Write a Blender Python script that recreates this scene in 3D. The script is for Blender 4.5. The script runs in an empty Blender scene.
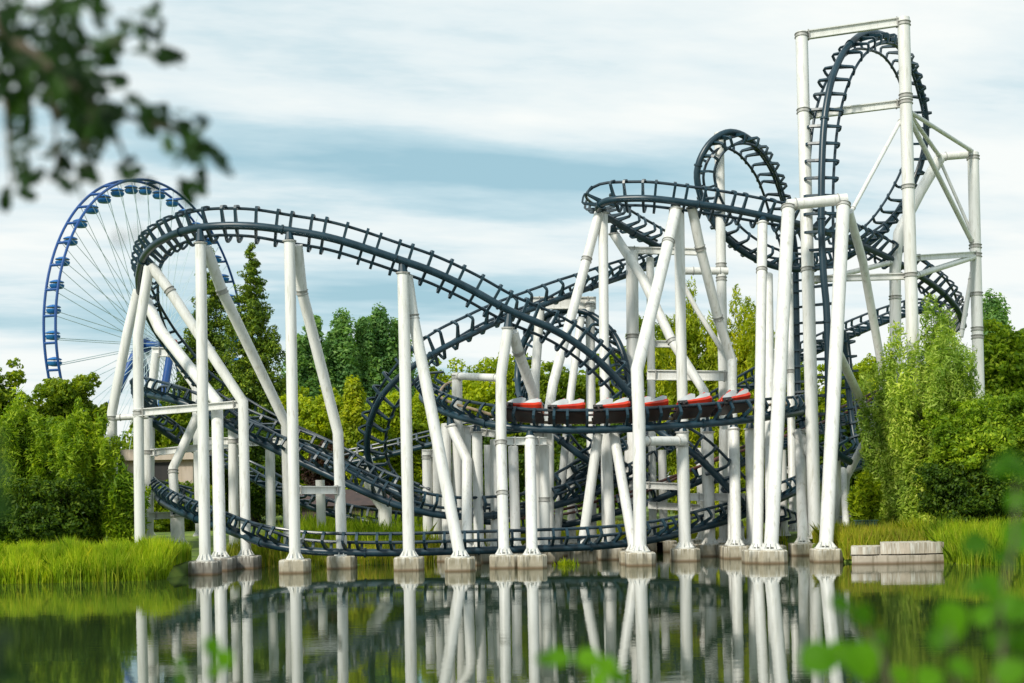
import bpy, bmesh, math, random
import numpy as np
from mathutils import Vector, Matrix
sc = bpy.context.scene
COL = sc.collection
R = math.radians
H = 4.2; F = 1422.0; ROLL = R(1.1); CR, SR = math.cos(ROLL), math.sin(ROLL); HY = 485.0

# ------------------------------------------------------------------ placing helpers
def P(px, py, Y):
    """a point of the place: where the sight line of a photo point stands at distance Y"""
    u = (px-512)/F; v = (HY-py)/F
    a = u*CR + v*SR; b = -u*SR + v*CR
    return Vector((a*Y, Y, H+b*Y))
def PZ(px, Y, z):
    b = (z-H)/Y; u = (px-512)/F
    a = (u + b*SR)/CR
    return Vector((a*Y, Y, z))

# ------------------------------------------------------------------ mesh building
class MB:
    def __init__(s): s.v = []; s.f = []
    def add(s, vs, fs):
        n = len(s.v); s.v += [Vector(v) for v in vs]; s.f += [tuple(i+n for i in f) for f in fs]
    def box(s, c, h, M=None):
        c = Vector(c); vs = []
        for x in (-1, 1):
            for y in (-1, 1):
                for z in (-1, 1):
                    o = Vector((x*h[0], y*h[1], z*h[2]))
                    vs.append(c + (M @ o if M else o))
        s.add(vs, [(0,1,3,2),(4,6,7,5),(0,4,5,1),(2,3,7,6),(0,2,6,4),(1,5,7,3)])
    def tube(s, pts, r, n=12, cap=True):
        pts = [Vector(p) for p in pts]; m = len(pts)
        rs = r if isinstance(r, (list, tuple)) else [r]*m
        t = [(pts[min(i+1, m-1)]-pts[max(i-1, 0)]).normalized() for i in range(m)]
        ref = Vector((0, 0, 1)) if abs(t[0].z) < .9 else Vector((1, 0, 0))
        a = t[0].cross(ref).normalized(); vs = []
        for i in range(m):
            a = (a - t[i]*a.dot(t[i])).normalized(); b = t[i].cross(a)
            k = 1.0
            for j in range(n):
                an = 2*math.pi*j/n
                vs.append(pts[i] + (a*math.cos(an)+b*math.sin(an))*rs[i]*k)
        fs = []
        for i in range(m-1):
            for j in range(n):
                fs.append((i*n+j, i*n+(j+1) % n, (i+1)*n+(j+1) % n, (i+1)*n+j))
        if cap:
            fs.append(tuple(reversed(range(n)))); fs.append(tuple((m-1)*n+j for j in range(n)))
        s.add(vs, fs)
    def beam(s, a, b, w, h):
        a = Vector(a); b = Vector(b); t = (b-a).normalized()
        sd = t.cross(Vector((0, 0, 1)))
        sd = sd.normalized() if sd.length > .01 else Vector((1, 0, 0))
        up = sd.cross(t)
        M = Matrix((sd, t, up)).transposed()
        s.box((a+b)/2, (w/2, (b-a).length/2, h/2), M)
    def build(s, name, mat, parent=None, smooth=False, label=None):
        off = parent.location if parent is not None and parent.type == 'EMPTY' else (root_loc(parent) if parent is not None else Vector())
        me = bpy.data.meshes.new(name)
        me.from_pydata([tuple(v-off) for v in s.v], [], s.f)
        me.materials.append(mat)
        if smooth:
            me.polygons.foreach_set('use_smooth', [True]*len(me.polygons))
            try: me.set_sharp_from_angle(angle=R(40))
            except Exception: pass
        me.update()
        o = bpy.data.objects.new(name, me); COL.objects.link(o)
        if parent is not None: o.parent = parent
        if label: o['label'] = label
        return o
def root_loc(o):
    t = Vector()
    while o is not None:
        t = t + o.location; o = o.parent
    return t
def tag(o, label=None, cat=None, group=None, kind=None):
    if label: o['label'] = label
    if cat: o['category'] = cat
    if group: o['group'] = group
    if kind: o['kind'] = kind
    return o
def empty(name, loc, label, cat, group=None):
    o = bpy.data.objects.new(name, None); COL.objects.link(o); o.location = loc
    o.empty_display_size = .3
    return tag(o, label, cat, group)
def obj_from_arrays(name, V, Fc, mat, parent=None, nv=4):
    """V (n,3) array, Fc (m,nv) array"""
    me = bpy.data.meshes.new(name)
    off = np.array(root_loc(parent)) if parent is not None else np.zeros(3)
    V = V - off
    me.vertices.add(len(V)); me.vertices.foreach_set('co', V.astype(np.float32).ravel())
    m = len(Fc); me.loops.add(m*nv); me.loops.foreach_set('vertex_index', Fc.astype(np.int32).ravel())
    me.polygons.add(m); me.polygons.foreach_set('loop_start', np.arange(0, m*nv, nv, dtype=np.int32))
    me.polygons.foreach_set('loop_total', np.full(m, nv, dtype=np.int32))
    me.update(calc_edges=True); me.validate()
    me.materials.append(mat)
    o = bpy.data.objects.new(name, me); COL.objects.link(o)
    if parent is not None: o.parent = parent
    return o

# ------------------------------------------------------------------ materials
def newmat(name):
    m = bpy.data.materials.new(name); m.use_nodes = True
    nt = m.node_tree; b = nt.nodes['Principled BSDF']
    return m, nt, b
def ramp(nt, fac, stops):
    r = nt.nodes.new('ShaderNodeValToRGB'); e = r.color_ramp.elements
    while len(e) < len(stops): e.new(.5)
    for i, (p, c) in enumerate(stops):
        e[i].position = p; e[i].color = (*c, 1) if len(c) == 3 else c
    nt.links.new(fac, r.inputs[0]); return r.outputs[0]
def noise(nt, scale, detail=4, vec=None, rough=.55, stretch=None, coord='Object'):
    n = nt.nodes.new('ShaderNodeTexNoise'); n.inputs['Scale'].default_value = scale
    n.inputs['Detail'].default_value = detail; n.inputs['Roughness'].default_value = rough
    if vec is None:
        tc = nt.nodes.new('ShaderNodeTexCoord'); vec = tc.outputs[coord]
    if stretch:
        mp = nt.nodes.new('ShaderNodeMapping'); mp.inputs['Scale'].default_value = stretch
        nt.links.new(vec, mp.inputs[0]); vec = mp.outputs[0]
    nt.links.new(vec, n.inputs['Vector']); return n.outputs['Fac']
def mixc(nt, f, a, b, mode='MIX'):
    m = nt.nodes.new('ShaderNodeMix'); m.data_type = 'RGBA'; m.blend_type = mode
    for s, x in ((m.inputs[0], f), (m.inputs[6], a), (m.inputs[7], b)):
        if hasattr(x, 'links'): nt.links.new(x, s)
        elif isinstance(x, (int, float)): s.default_value = x
        else: s.default_value = (*x, 1)
    return m.outputs[2]
def paint(name, c, c2, rough=.45, streak=True, metal=0):
    m, nt, b = newmat(name)
    g = nt.nodes.new('ShaderNodeNewGeometry')
    f1 = ramp(nt, noise(nt, .9, 5, g.outputs['Position'], stretch=(2.5, 2.5, .22)), [(.42, (0, 0, 0)), (.72, (1, 1, 1))])
    col = mixc(nt, f1, c, c2)
    if streak:
        f2 = ramp(nt, noise(nt, 6, 4, g.outputs['Position'], stretch=(1, 1, .12)), [(.54, (0, 0, 0)), (.74, (.65, .65, .65))])
        col = mixc(nt, f2, col, (c2[0]*.66, c2[1]*.64, c2[2]*.55))
        f3 = ramp(nt, noise(nt, 14, 3, g.outputs['Position'], stretch=(1, 1, .05)), [(.66, (0, 0, 0)), (.74, (.55, .55, .55))])
        col = mixc(nt, f3, col, (c2[0]*.62, c2[1]*.45, c2[2]*.28))
    nt.links.new(col, b.inputs['Base Color']); b.inputs['Roughness'].default_value = rough
    b.inputs['Metallic'].default_value = metal
    return m
M = {}
M['white'] = paint('white_paint', (.73, .73, .71), (.63, .63, .60))
M['flange'] = paint('flange_paint', (.42, .42, .40), (.25, .24, .22), .55)
M['track'] = paint('track_paint', (.008, .030, .047), (.018, .050, .074), .36, False)
M['rail'] = paint('rail_steel', (.010, .027, .043), (.028, .052, .072), .32, False)
M['rust'] = paint('rusty_rail', (.13, .045, .035), (.05, .035, .035), .6, False)
M['tan'] = paint('worn_rail', (.35, .26, .16), (.18, .13, .09), .6, False)
M['blue'] = paint('wheel_blue', (.010, .065, .25), (.014, .085, .30), .4, False)
M['cabin'] = paint('cabin_blue', (.012, .13, .40), (.02, .18, .47), .35, False)
M['cable'] = paint('cable_steel', (.55, .66, .70), (.45, .56, .6), .5, False)
M['red'] = paint('red_gloss', (.60, .040, .012), (.42, .020, .012), .28, False)
M['seat'] = paint('seat_shell', (.50, .52, .54), (.40, .41, .42), .4, False)
M['black'] = paint('black_rubber', (.02, .02, .022), (.035, .03, .03), .6, False)
M['chassis'] = paint('dark_chassis', (.05, .022, .02), (.03, .028, .03), .5, False)
M['bark'] = paint('bark', (.11, .085, .06), (.05, .04, .03), .85, True)
M['cabinet'] = paint('green_cabinet', (.025, .085, .06), (.02, .06, .045), .5, True)
M['greybox'] = paint('grey_cabinet', (.16, .2, .24), (.1, .13, .16), .5, True)
M['plaster'] = paint('pale_plaster', (.55, .46, .38), (.46, .38, .3), .8, True)
M['orange'] = paint('orange_canvas', (.75, .2, .03), (.6, .16, .03), .7, False)
M['yellow'] = paint('yellow_canvas', (.7, .5, .05), (.6, .4, .04), .7, False)
M['darkroof'] = paint('dark_tiles', (.07, .045, .04), (.04, .03, .03), .8, False)
def concrete(name, c, c2, dark):
    m, nt, b = newmat(name)
    g = nt.nodes.new('ShaderNodeNewGeometry')
    f = ramp(nt, noise(nt, 1.6, 6, g.outputs['Position']), [(.35, (0, 0, 0)), (.7, (1, 1, 1))])
    col = mixc(nt, f, c, c2)
    f2 = ramp(nt, noise(nt, 5, 5, g.outputs['Position'], stretch=(1, 1, .13)), [(.5, (0, 0, 0)), (.68, (.8, .8, .8))])
    col = mixc(nt, f2, col, dark)
    sx = nt.nodes.new('ShaderNodeSeparateXYZ'); nt.links.new(g.outputs['Position'], sx.inputs[0])
    mr = nt.nodes.new('ShaderNodeMapRange'); nt.links.new(sx.outputs[2], mr.inputs[0])
    mr.inputs[1].default_value = .03; mr.inputs[2].default_value = .15; mr.inputs[3].default_value = .8; mr.inputs[4].default_value = 0
    col = mixc(nt, mr.outputs[0], col, (.13, .075, .035))      # tide mark at the waterline
    lime = ramp(nt, noise(nt, 9, 4, g.outputs['Position'], stretch=(1, 1, .08)), [(.47, (0, 0, 0)), (.60, (1, 1, 1))])
    m3 = nt.nodes.new('ShaderNodeMapRange'); nt.links.new(sx.outputs[2], m3.inputs[0])
    m3.inputs[1].default_value = .25; m3.inputs[2].default_value = .72; m3.inputs[3].default_value = 0; m3.inputs[4].default_value = .85
    ml = nt.nodes.new('ShaderNodeMath'); ml.operation = 'MULTIPLY'; nt.links.new(lime, ml.inputs[0]); nt.links.new(m3.outputs[0], ml.inputs[1])
    col = mixc(nt, ml.outputs[0], col, (.66, .64, .58))        # pale lime runs below the base plates
    nt.links.new(col, b.inputs['Base Color']); b.inputs['Roughness'].default_value = .9
    bp = nt.nodes.new('ShaderNodeBump'); bp.inputs['Strength'].default_value = .5
    nt.links.new(noise(nt, 12, 6, g.outputs['Position']), bp.inputs['Height']); nt.links.new(bp.outputs[0], b.inputs['Normal'])
    return m
M['concrete'] = concrete('weathered_concrete', (.44, .39, .30), (.25, .22, .15), (.09, .085, .06))
M['darkconcrete'] = concrete('dark_concrete', (.24, .22, .19), (.17, .15, .13), (.08, .075, .065))
M['quay'] = concrete('quay_concrete', (.50, .43, .35), (.36, .31, .24), (.17, .145, .10))
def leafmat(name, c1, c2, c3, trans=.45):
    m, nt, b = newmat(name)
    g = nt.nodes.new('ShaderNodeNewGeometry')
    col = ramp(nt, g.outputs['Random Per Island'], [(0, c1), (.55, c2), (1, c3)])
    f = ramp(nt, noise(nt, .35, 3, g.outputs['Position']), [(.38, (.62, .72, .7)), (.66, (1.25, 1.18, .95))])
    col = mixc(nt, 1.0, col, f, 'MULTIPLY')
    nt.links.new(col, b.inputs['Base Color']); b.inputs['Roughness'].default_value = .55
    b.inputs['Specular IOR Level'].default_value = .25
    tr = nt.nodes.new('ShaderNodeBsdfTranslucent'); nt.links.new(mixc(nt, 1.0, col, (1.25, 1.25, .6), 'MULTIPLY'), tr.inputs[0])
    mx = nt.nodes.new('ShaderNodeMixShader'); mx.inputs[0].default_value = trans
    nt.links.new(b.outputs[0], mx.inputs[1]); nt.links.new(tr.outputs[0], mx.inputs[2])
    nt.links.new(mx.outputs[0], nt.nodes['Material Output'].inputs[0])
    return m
M['leaf_mid'] = leafmat('leaf_mid', (.09, .17, .008), (.21, .30, .010), (.37, .44, .018))
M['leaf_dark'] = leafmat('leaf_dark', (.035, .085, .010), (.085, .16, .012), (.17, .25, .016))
M['leaf_bright'] = leafmat('leaf_bright', (.19, .29, .008), (.37, .46, .012), (.54, .58, .02))
M['leaf_fresh'] = leafmat('leaf_fresh', (.12, .23, .010), (.26, .39, .016), (.46, .57, .04))
M['leaf_yellow'] = leafmat('leaf_yellow', (.24, .32, .012), (.40, .47, .016), (.56, .55, .03))
M['leaf_willow'] = leafmat('leaf_willow', (.20, .33, .04), (.40, .54, .07), (.62, .70, .18))
M['leaf_poplar'] = leafmat('leaf_poplar', (.11, .24, .075), (.20, .37, .11), (.30, .46, .15))
M['leaf_conifer'] = leafmat('leaf_conifer', (.05, .11, .012), (.12, .20, .014), (.26, .33, .02), .2)
M['leaf_purple'] = leafmat('leaf_purple', (.06, .025, .02), (.09, .04, .03), (.05, .06, .02))
M['reed'] = leafmat('reed', (.19, .33, .010), (.36, .50, .014), (.58, .60, .06), .5)
M['drygrass'] = leafmat('drygrass', (.24, .34, .015), (.42, .45, .03), (.55, .42, .10), .5)
M['leaf_near'] = leafmat('leaf_near', (.07, .19, .005), (.12, .31, .007), (.17, .39, .010), .55)
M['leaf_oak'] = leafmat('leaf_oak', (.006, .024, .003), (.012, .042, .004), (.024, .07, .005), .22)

# ------------------------------------------------------------------ camera
cam = bpy.data.cameras.new('camera'); co = bpy.data.objects.new('camera', cam); COL.objects.link(co)
co.matrix_world = Matrix(((CR, SR, 0, 0), (0, 0, -1, 0), (-SR, CR, 0, H), (0, 0, 0, 1)))
cam.sensor_width = 36; cam.lens = F*36/1024; cam.shift_y = (HY-341.5)/1024
cam.clip_start = .05; cam.clip_end = 6000
cam.dof.use_dof = True; cam.dof.focus_distance = 76; cam.dof.aperture_fstop = 1.9
sc.camera = co

# ------------------------------------------------------------------ light and sky
SUN_AZ, SUN_EL = R(-142), R(40)          # azimuth from +Y towards +X
sd = Vector((math.sin(SUN_AZ)*math.cos(SUN_EL), math.cos(SUN_AZ)*math.cos(SUN_EL), math.sin(SUN_EL)))
sl = bpy.data.lights.new('sun', 'SUN'); sl.energy = 3.4; sl.angle = R(8); sl.color = (1, .94, .82)
so = bpy.data.objects.new('sun', sl); COL.objects.link(so); so.rotation_euler = sd.to_track_quat('Z', 'Y').to_euler()
w = bpy.data.worlds.new('World'); sc.world = w; w.use_nodes = True
nt = w.node_tree; nt.nodes.clear()
out = nt.nodes.new('ShaderNodeOutputWorld'); bg = nt.nodes.new('ShaderNodeBackground')
sky = nt.nodes.new('ShaderNodeTexSky'); sky.sky_type = 'NISHITA'; sky.sun_disc = False
sky.sun_elevation = SUN_EL; sky.sun_rotation = SUN_AZ; sky.air_density = 1.0; sky.dust_density = 1.2
tc = nt.nodes.new('ShaderNodeTexCoord')
sx = nt.nodes.new('ShaderNodeSeparateXYZ'); nt.links.new(tc.outputs['Generated'], sx.inputs[0])
def mth(op, a, b=None):
    n = nt.nodes.new('ShaderNodeMath'); n.operation = op
    for i, x in enumerate((a, b)):
        if x is None: continue
        if hasattr(x, 'links'): nt.links.new(x, n.inputs[i])
        else: n.inputs[i].default_value = x
    return n.outputs[0]
zz = mth('MAXIMUM', mth('ADD', sx.outputs[2], .10), .05)
cx = nt.nodes.new('ShaderNodeCombineXYZ')
nt.links.new(mth('DIVIDE', sx.outputs[0], zz), cx.inputs[0]); nt.links.new(mth('DIVIDE', sx.outputs[1], zz), cx.inputs[1])
rotm = nt.nodes.new('ShaderNodeMapping'); rotm.inputs['Rotation'].default_value = (0, 0, R(-14)); rotm.inputs['Location'].default_value = (3.1, 2.15, 0)
nt.links.new(cx.outputs[0], rotm.inputs[0])
n1 = noise(nt, 1.0, 6, rotm.outputs[0], .48, (.42, .95, 1))
n2 = noise(nt, 1.0, 6, rotm.outputs[0], .58, (1.3, 2.6, 1))
mixn = mth('ADD', mth('ADD', mth('MULTIPLY', n1, .72), mth('MULTIPLY', n2, .28)), -.004)
cf = ramp(nt, mixn, [(.41, (0, 0, 0)), (.475, (.5, .5, .5)), (.56, (1, 1, 1))])
skyc = mixc(nt, .25, sky.outputs[0], (3.2, 5.2, 6.2))
el = nt.nodes.new('ShaderNodeMapRange'); nt.links.new(sx.outputs[2], el.inputs[0])
el.inputs[1].default_value = .02; el.inputs[2].default_value = .17; el.inputs[3].default_value = .13; el.inputs[4].default_value = 0
mixe = mth('ADD', mixn, el.outputs[0])          # the cloud sheet closes towards the horizon
cloudc = ramp(nt, mixe, [(.40, (.34, .55, .63)), (.465, (.52, .69, .75)), (.515, (.74, .83, .85)), (.58, (.87, .905, .89))])
mulr = nt.nodes.new('ShaderNodeVectorMath'); mulr.operation = 'SCALE'; mulr.inputs['Scale'].default_value = 7.9
nt.links.new(cloudc, mulr.inputs[0])
fac = mth('ADD', mth('MULTIPLY', cf, .15), .85)
fin = mixc(nt, fac, skyc, mulr.outputs[0])
nt.links.new(fin, bg.inputs[0]); bg.inputs[1].default_value = .12
nt.links.new(bg.outputs[0], out.inputs[0])
sc.view_settings.view_transform = 'Standard'; sc.view_settings.look = 'None'; sc.view_settings.gamma = 1
sc.view_settings.exposure = .20

# ------------------------------------------------------------------ ground and water
rng = np.random.default_rng(7)
def shore(X):                              # distance of the far shoreline as a function of X
    k = np.interp(X, [-400, -40, -17.4, -16.7, -16.2, -15.6, -6.5, -3.8, -1, 4, 12, 15.8, 16.6, 20.9, 21.5, 26, 40, 400],
                     [60, 66, 67.6, 68.4, 75, 77.6, 77.6, 80, 86, 88, 88, 86, 70.8, 70.8, 67.2, 65, 60, 55])
    return k
def ground_z(X, Y):
    d = Y - shore(X)                       # behind the far shoreline
    far = np.clip(d/1.6, -1, 1)*.55 + np.clip((d-1.6)/30, 0, 1)*.7
    dn = (9.0 - .03*X) - Y                 # the near bank
    near = np.where(dn > 0, np.clip(dn/5, 0, 1)*2.55, -1.2)
    return np.where(dn > -1.5, np.where(dn > 0, near, np.clip(dn, -1.2, 0)), np.where(d < -1.6, -1.0 + .0*d, far))
def grid(name, xs, ys, fz, mat):
    Xg, Yg = np.meshgrid(xs, ys); Z = fz(Xg, Yg)
    V = np.stack([Xg.ravel(), Yg.ravel(), Z.ravel()], 1)
    nx, ny = len(xs), len(ys)
    i = (np.arange(ny-1)[:, None]*nx + np.arange(nx-1)[None, :]).ravel()
    return obj_from_arrays(name, V, np.stack([i, i+1, i+nx+1, i+nx], 1), mat)
m, nt2, b = newmat('meadow_soil')
gg = nt2.nodes.new('ShaderNodeNewGeometry')
c = ramp(nt2, noise(nt2, .5, 6, gg.outputs['Position']), [(.3, (.045, .075, .015)), (.5, (.12, .19, .02)), (.7, (.22, .27, .035))])
nt2.links.new(c, b.inputs['Base Color']); b.inputs['Roughness'].default_value = .95
bp = nt2.nodes.new('ShaderNodeBump'); bp.inputs['Strength'].default_value = .8; nt2.links.new(noise(nt2, 4, 6, gg.outputs['Position']), bp.inputs['Height'])
nt2.links.new(bp.outputs[0], b.inputs['Normal']); M['soil'] = m
xs = np.concatenate([[-3000, -800, -300, -120, -60], np.arange(-45, 45.1, .5), [60, 120, 300, 800, 3000]])
ys = np.concatenate([[-400, -100, -20], np.arange(0, 12, .5), np.arange(14, 54, 8), np.arange(56, 100, .5), [105, 115, 130, 160, 220, 400, 1000, 4000]])
tag(grid('ground', xs, ys, ground_z, M['soil']), 'grassy ground around the lake', None, None, 'structure')
m, nt2, b = newmat('lake_water')
b.inputs['Base Color'].default_value = (.022, .040, .013, 1); b.inputs['Roughness'].default_value = .02; b.inputs['IOR'].default_value = 1.72
gg = nt2.nodes.new('ShaderNodeNewGeometry')
h1 = noise(nt2, 1.0, 4, gg.outputs['Position'], .6, (1.1, 2.8, 1)); h2 = noise(nt2, 1.0, 2, gg.outputs['Position'], .5, (.25, .5, 1))
patch = ramp(nt2, noise(nt2, 1.0, 2, gg.outputs['Position'], .5, (.03, .09, 1)), [(.45, (.35, .35, .35)), (.65, (1, 1, 1))])
mm = nt2.nodes.new('ShaderNodeMath'); mm.operation = 'MULTIPLY'; nt2.links.new(h1, mm.inputs[0]); nt2.links.new(patch, mm.inputs[1])
ma = nt2.nodes.new('ShaderNodeMath'); ma.operation = 'ADD'; nt2.links.new(mm.outputs[0], ma.inputs[0]); nt2.links.new(h2, ma.inputs[1])
bp = nt2.nodes.new('ShaderNodeBump'); bp.inputs['Strength'].default_value = 1.0; bp.inputs['Distance'].default_value = .0032
nt2.links.new(ma.outputs[0], bp.inputs['Height']); nt2.links.new(bp.outputs[0], b.inputs['Normal'])
M['water'] = m
wv = MB(); wv.add([(-900, 2, 0), (900, 2, 0), (900, 90, 0), (-900, 90, 0)], [(0, 1, 2, 3)])
tag(wv.build('water', M['water']), 'calm dark green lake water', None, None, 'structure')

# ------------------------------------------------------------------ track
HU, HW, RS, RR = .80, .71, .205, .085
def tie_mesh():
    b = MB()
    for s in (-1, 1):
        # curved, tapered arm from the spine out to the rail
        path = [(.0, .17, .24), (HW*.55, .21, .16), (HW+.14, .25, .11), (HW+.22, .33, .11), (HW+.18, .60, .10), (HW+.10, HU+.0, .10), (HW-.02, HU-.02, .13)]
        secs = []; np_ = len(path)
        for k, (x, z, t) in enumerate(path):
            a = path[max(k-1, 0)]; c = path[min(k+1, np_-1)]; dx, dz = c[0]-a[0], c[1]-a[1]; l = math.hypot(dx, dz); nx, nz = -dz/l*t*.55, dx/l*t*.55
            secs.append([(s*(x+nx), -.07, z+nz), (s*(x+nx), .07, z+nz), (s*(x-nx), .07, z-nz), (s*(x-nx), -.07, z-nz)])
        vs = [v for q_ in secs for v in q_]; fs = []
        for k in range(np_-1):
            for m_ in range(4): fs.append((k*4+m_, k*4+(m_+1) % 4, k*4+4+(m_+1) % 4, k*4+4+m_))
        fs += [(3, 2, 1, 0), tuple(4*(np_-1)+m_ for m_ in range(4))]
        b.add(vs, fs)
    me = bpy.data.meshes.new('tie'); me.from_pydata([tuple(v) for v in b.v], [], b.f); me.materials.append(M['track']); me.update()
    return me
TIE = tie_mesh()
def cr(p0, p1, p2, p3, t):
    return .5*((2*p1)+(-p0+p2)*t+(2*p0-5*p1+4*p2-p3)*t*t+(-p0+3*p1-3*p2+p3)*t**3)
def track_frames(pts, step=.35):
    C = [P(a, b, y) for a, b, y, _ in pts]; U = [Vector(u).normalized() for *_, u in pts]
    n = len(C); fine = []; fu = []
    for i in range(n-1):
        p = [C[max(i-1, 0)], C[i], C[i+1], C[min(i+2, n-1)]]; q = [U[max(i-1, 0)], U[i], U[i+1], U[min(i+2, n-1)]]
        for k in range(16):
            fine.append(cr(*p, k/16)); fu.append(cr(*q, k/16))
    fine.append(C[-1]); fu.append(U[-1])
    for it in range(6):                                          # ease out small kinks
        fine = [fine[0]]+[(fine[i-1]+fine[i]*2+fine[i+1])/4 for i in range(1, len(fine)-1)]+[fine[-1]]
    L = [0]
    for i in range(1, len(fine)): L.append(L[-1]+(fine[i]-fine[i-1]).length)
    N = max(2, int(L[-1]/step)); pos = []; up = []
    j = 0
    for k in range(N+1):
        s = L[-1]*k/N
        while j < len(L)-2 and L[j+1] < s: j += 1
        t = (s-L[j])/max(1e-6, L[j+1]-L[j]); t = min(max(t, 0), 1)
        pos.append(fine[j].lerp(fine[j+1], t)); up.append(fu[j].lerp(fu[j+1], t))
    fr = []
    for i in range(N+1):
        T = (pos[min(i+1, N)]-pos[max(i-1, 0)]).normalized()
        u = up[i]-T*up[i].dot(T)
        if u.length < 1e-3: u = Vector((0, 0, 1))-T*T.z
        u.normalize(); fr.append((pos[i], T, T.cross(u), u))
    return fr, L[-1]
TR = {}
def track(key, label, pts, tie_gap=.9, rail_mat=None, lower_tan=False, rs=None):
    fr, L = track_frames(pts); TR[key] = fr
    root = empty('coaster_track', fr[len(fr)//2][0]*1.0, label, 'roller coaster track', 'sections of the roller coaster track')
    b = MB(); b.tube([f[0] for f in fr], rs or RS, 14); b.build('spine', M['track'], root, True)
    for k in range(9, len(fr)-4, 17):                       # bolted flange joints between track lengths
        b = MB(); p_, t_ = fr[k][0], fr[k][1]; r0 = (rs or RS)
        b.tube([p_-t_*.05, p_+t_*.05], r0*1.28, 16); b.build('flange_joint', M['track'], root)
    for s in (-1, 1):
        b = MB(); b.tube([f[0]+f[3]*HU+f[2]*HW*s for f in fr], RR, 8)
        rm = M['tan'] if (lower_tan and s < 0) else (rail_mat or M['rail'])
        b.build('rail', rm, root, True)
    n = max(2, int(L/tie_gap))
    if n > 96: n = 96
    for k in range(n):
        i = min(len(fr)-1, int((k+.5)/n*(len(fr)-1)+.5)); p, T, G, U = fr[i]
        o = bpy.data.objects.new('tie', TIE); COL.objects.link(o); o.parent = root
        Mx = Matrix((G, T, U)).transposed().to_4x4(); Mx.translation = p-root.location
        o.matrix_basis = Mx
    return root
A = (0, .965, .26)
track('hill', 'long camelback hill of dark track sweeping down across the front towards the red train', [
 (630,394,78,A),(600,362,77,A),(560,333,76,A),(510,311,75,A),(472,290,74.5,A),(435,272.5,74,A),(400,260,73.5,A),(335,239,73,A),
 (285,230,73,A),(250,226,73,(0,.93,.36)),(217,226,73.3,(.1,.9,.42)),(192,229,74,(.22,.85,.45)),(170,236,75.2,(.4,.75,.5)),(152,247,77,(.4,.68,.55)),(142,261,79.5,(.55,.5,.6)),(138.5,278,82,(.68,.1,.65))])
track('return', 'steep back run of dark track dropping behind the front hill from its left turn', [
 (138.5,278,82,(.68,.1,.65)),(141,298,84.5,(.8,-.2,.5)),(153,326,87,(.75,-.4,.5)),(172,354,88.5,(.6,-.4,.7)),(196,383,88.5,(.4,-.4,.85)),(221,402,88,(.25,-.35,.9)),(250,420,87,(.15,-.2,.97)),
 (285,437,86,(.1,0,1)),(320,452,85,(.1,.1,1)),(352,468,84.3,(.1,.2,1)),(385,487,83,(.05,.2,1)),(420,500,82,(0,.2,1))])
track('mid', 'thick dark track falling between the tall posts under the long hill to the low curve', [
 (150,421,92.5,(.6,.1,.9)),(140,408,91.5,(.7,.2,.8)),(137,398,88.5,(.7,.5,.6)),(144,394,85,(.3,.3,.9)),(165,398,82.5,(.1,.2,.97)),(196,408,81.5,(0,.1,1)),(238,431,81,(0,.1,1)),(268,446,80,(0,.3,.95)),(288,456,79.2,(0,.3,.95)),(335,478,78.2,(0,.3,.95)),
 (372,495,77.8,(0,.35,.93)),(403,507,77.5,(0,.4,.92)),(450,516,78,(0,.45,.9)),(497,515,79,(0,.5,.88)),(540,509,80.5,(0,.5,.88)),(583,497,82.5,(0,.5,.9)),(620,482,85,(0,.3,.95)),(650,463,87.5,(0,.1,1)),(674,447,89.5,(0,0,1))])
track('low_left', 'shadowed dark track slanting down below the middle run at the far left', [
 (150,421,92.5,(.6,.1,.9)),(170,436,94,(.2,-.1,.98)),(195,451,94,(0,-.1,1)),(245,475,93,(0,0,1)),(285,496,91,(0,0,1)),(325,512,89.5,(0,.1,1)),(370,522,88.5,(0,.1,1)),(420,528,88,(0,.1,1))])
track('low_front', 'lowest dark track curving just above the water along the front of the lake', [
 (190,503,93,(0,-.3,1)),(168,497,92,(.3,-.1,1)),(158,495,89,(.5,.2,.85)),(160,500,85.5,(.5,.4,.8)),(174,509,82.5,(.3,.45,.85)),(195,518,80,(.2,.42,.87)),(220,527,78,(.1,.4,.9)),(245,537,76.6,(0,.38,.92)),(275,546,75.4,(0,.36,.93)),(310,551,74.9,(0,.36,.93)),
 (350,552.5,74.6,(0,.36,.93)),(400,552.5,74.5,(0,.36,.93)),(460,551,74.5,(0,.36,.93)),(530,549,74.6,(0,.36,.93)),(585,547,75,(0,.38,.92)),(630,543,76,(0,.4,.9)),(660,538,77,(0,.4,.9)),(692,530,78.5,(-.05,.42,.9)),
 (735,518,80.8,(-.1,.4,.9)),(782,498,84,(-.1,.4,.9)),(812,484,87,(-.1,.35,.92)),(842,473,90,(-.1,.2,.95)),(872,463,94,(-.05,.1,1))])
track('train', 'level upper dark track bend carrying the red train above the centre posts', [
 (448,388,90,(.4,-.2,.9)),(428,391,88,(.6,.1,.85)),(422,397,85,(.6,.4,.75)),(430,405,82,(.35,.55,.8)),(448,413,79.5,(.15,.55,.83)),(470,420,77.5,(0,.55,.84)),(495,425,76.3,(0,.48,.88)),(530,429,75.7,(0,.43,.9)),(580,430,75.5,(0,.42,.9)),(630,428.5,75.5,(0,.42,.9)),
 (680,425.5,75.8,(0,.42,.9)),(735,421,76.6,(0,.42,.9)),(775,416,78.5,(0,.4,.9)),(795,413,82,(-.2,.3,.9)),(803,411,87,(-.4,.1,.9)),(798,409,93,(-.3,-.2,.95))], .95, None, True)
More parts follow.
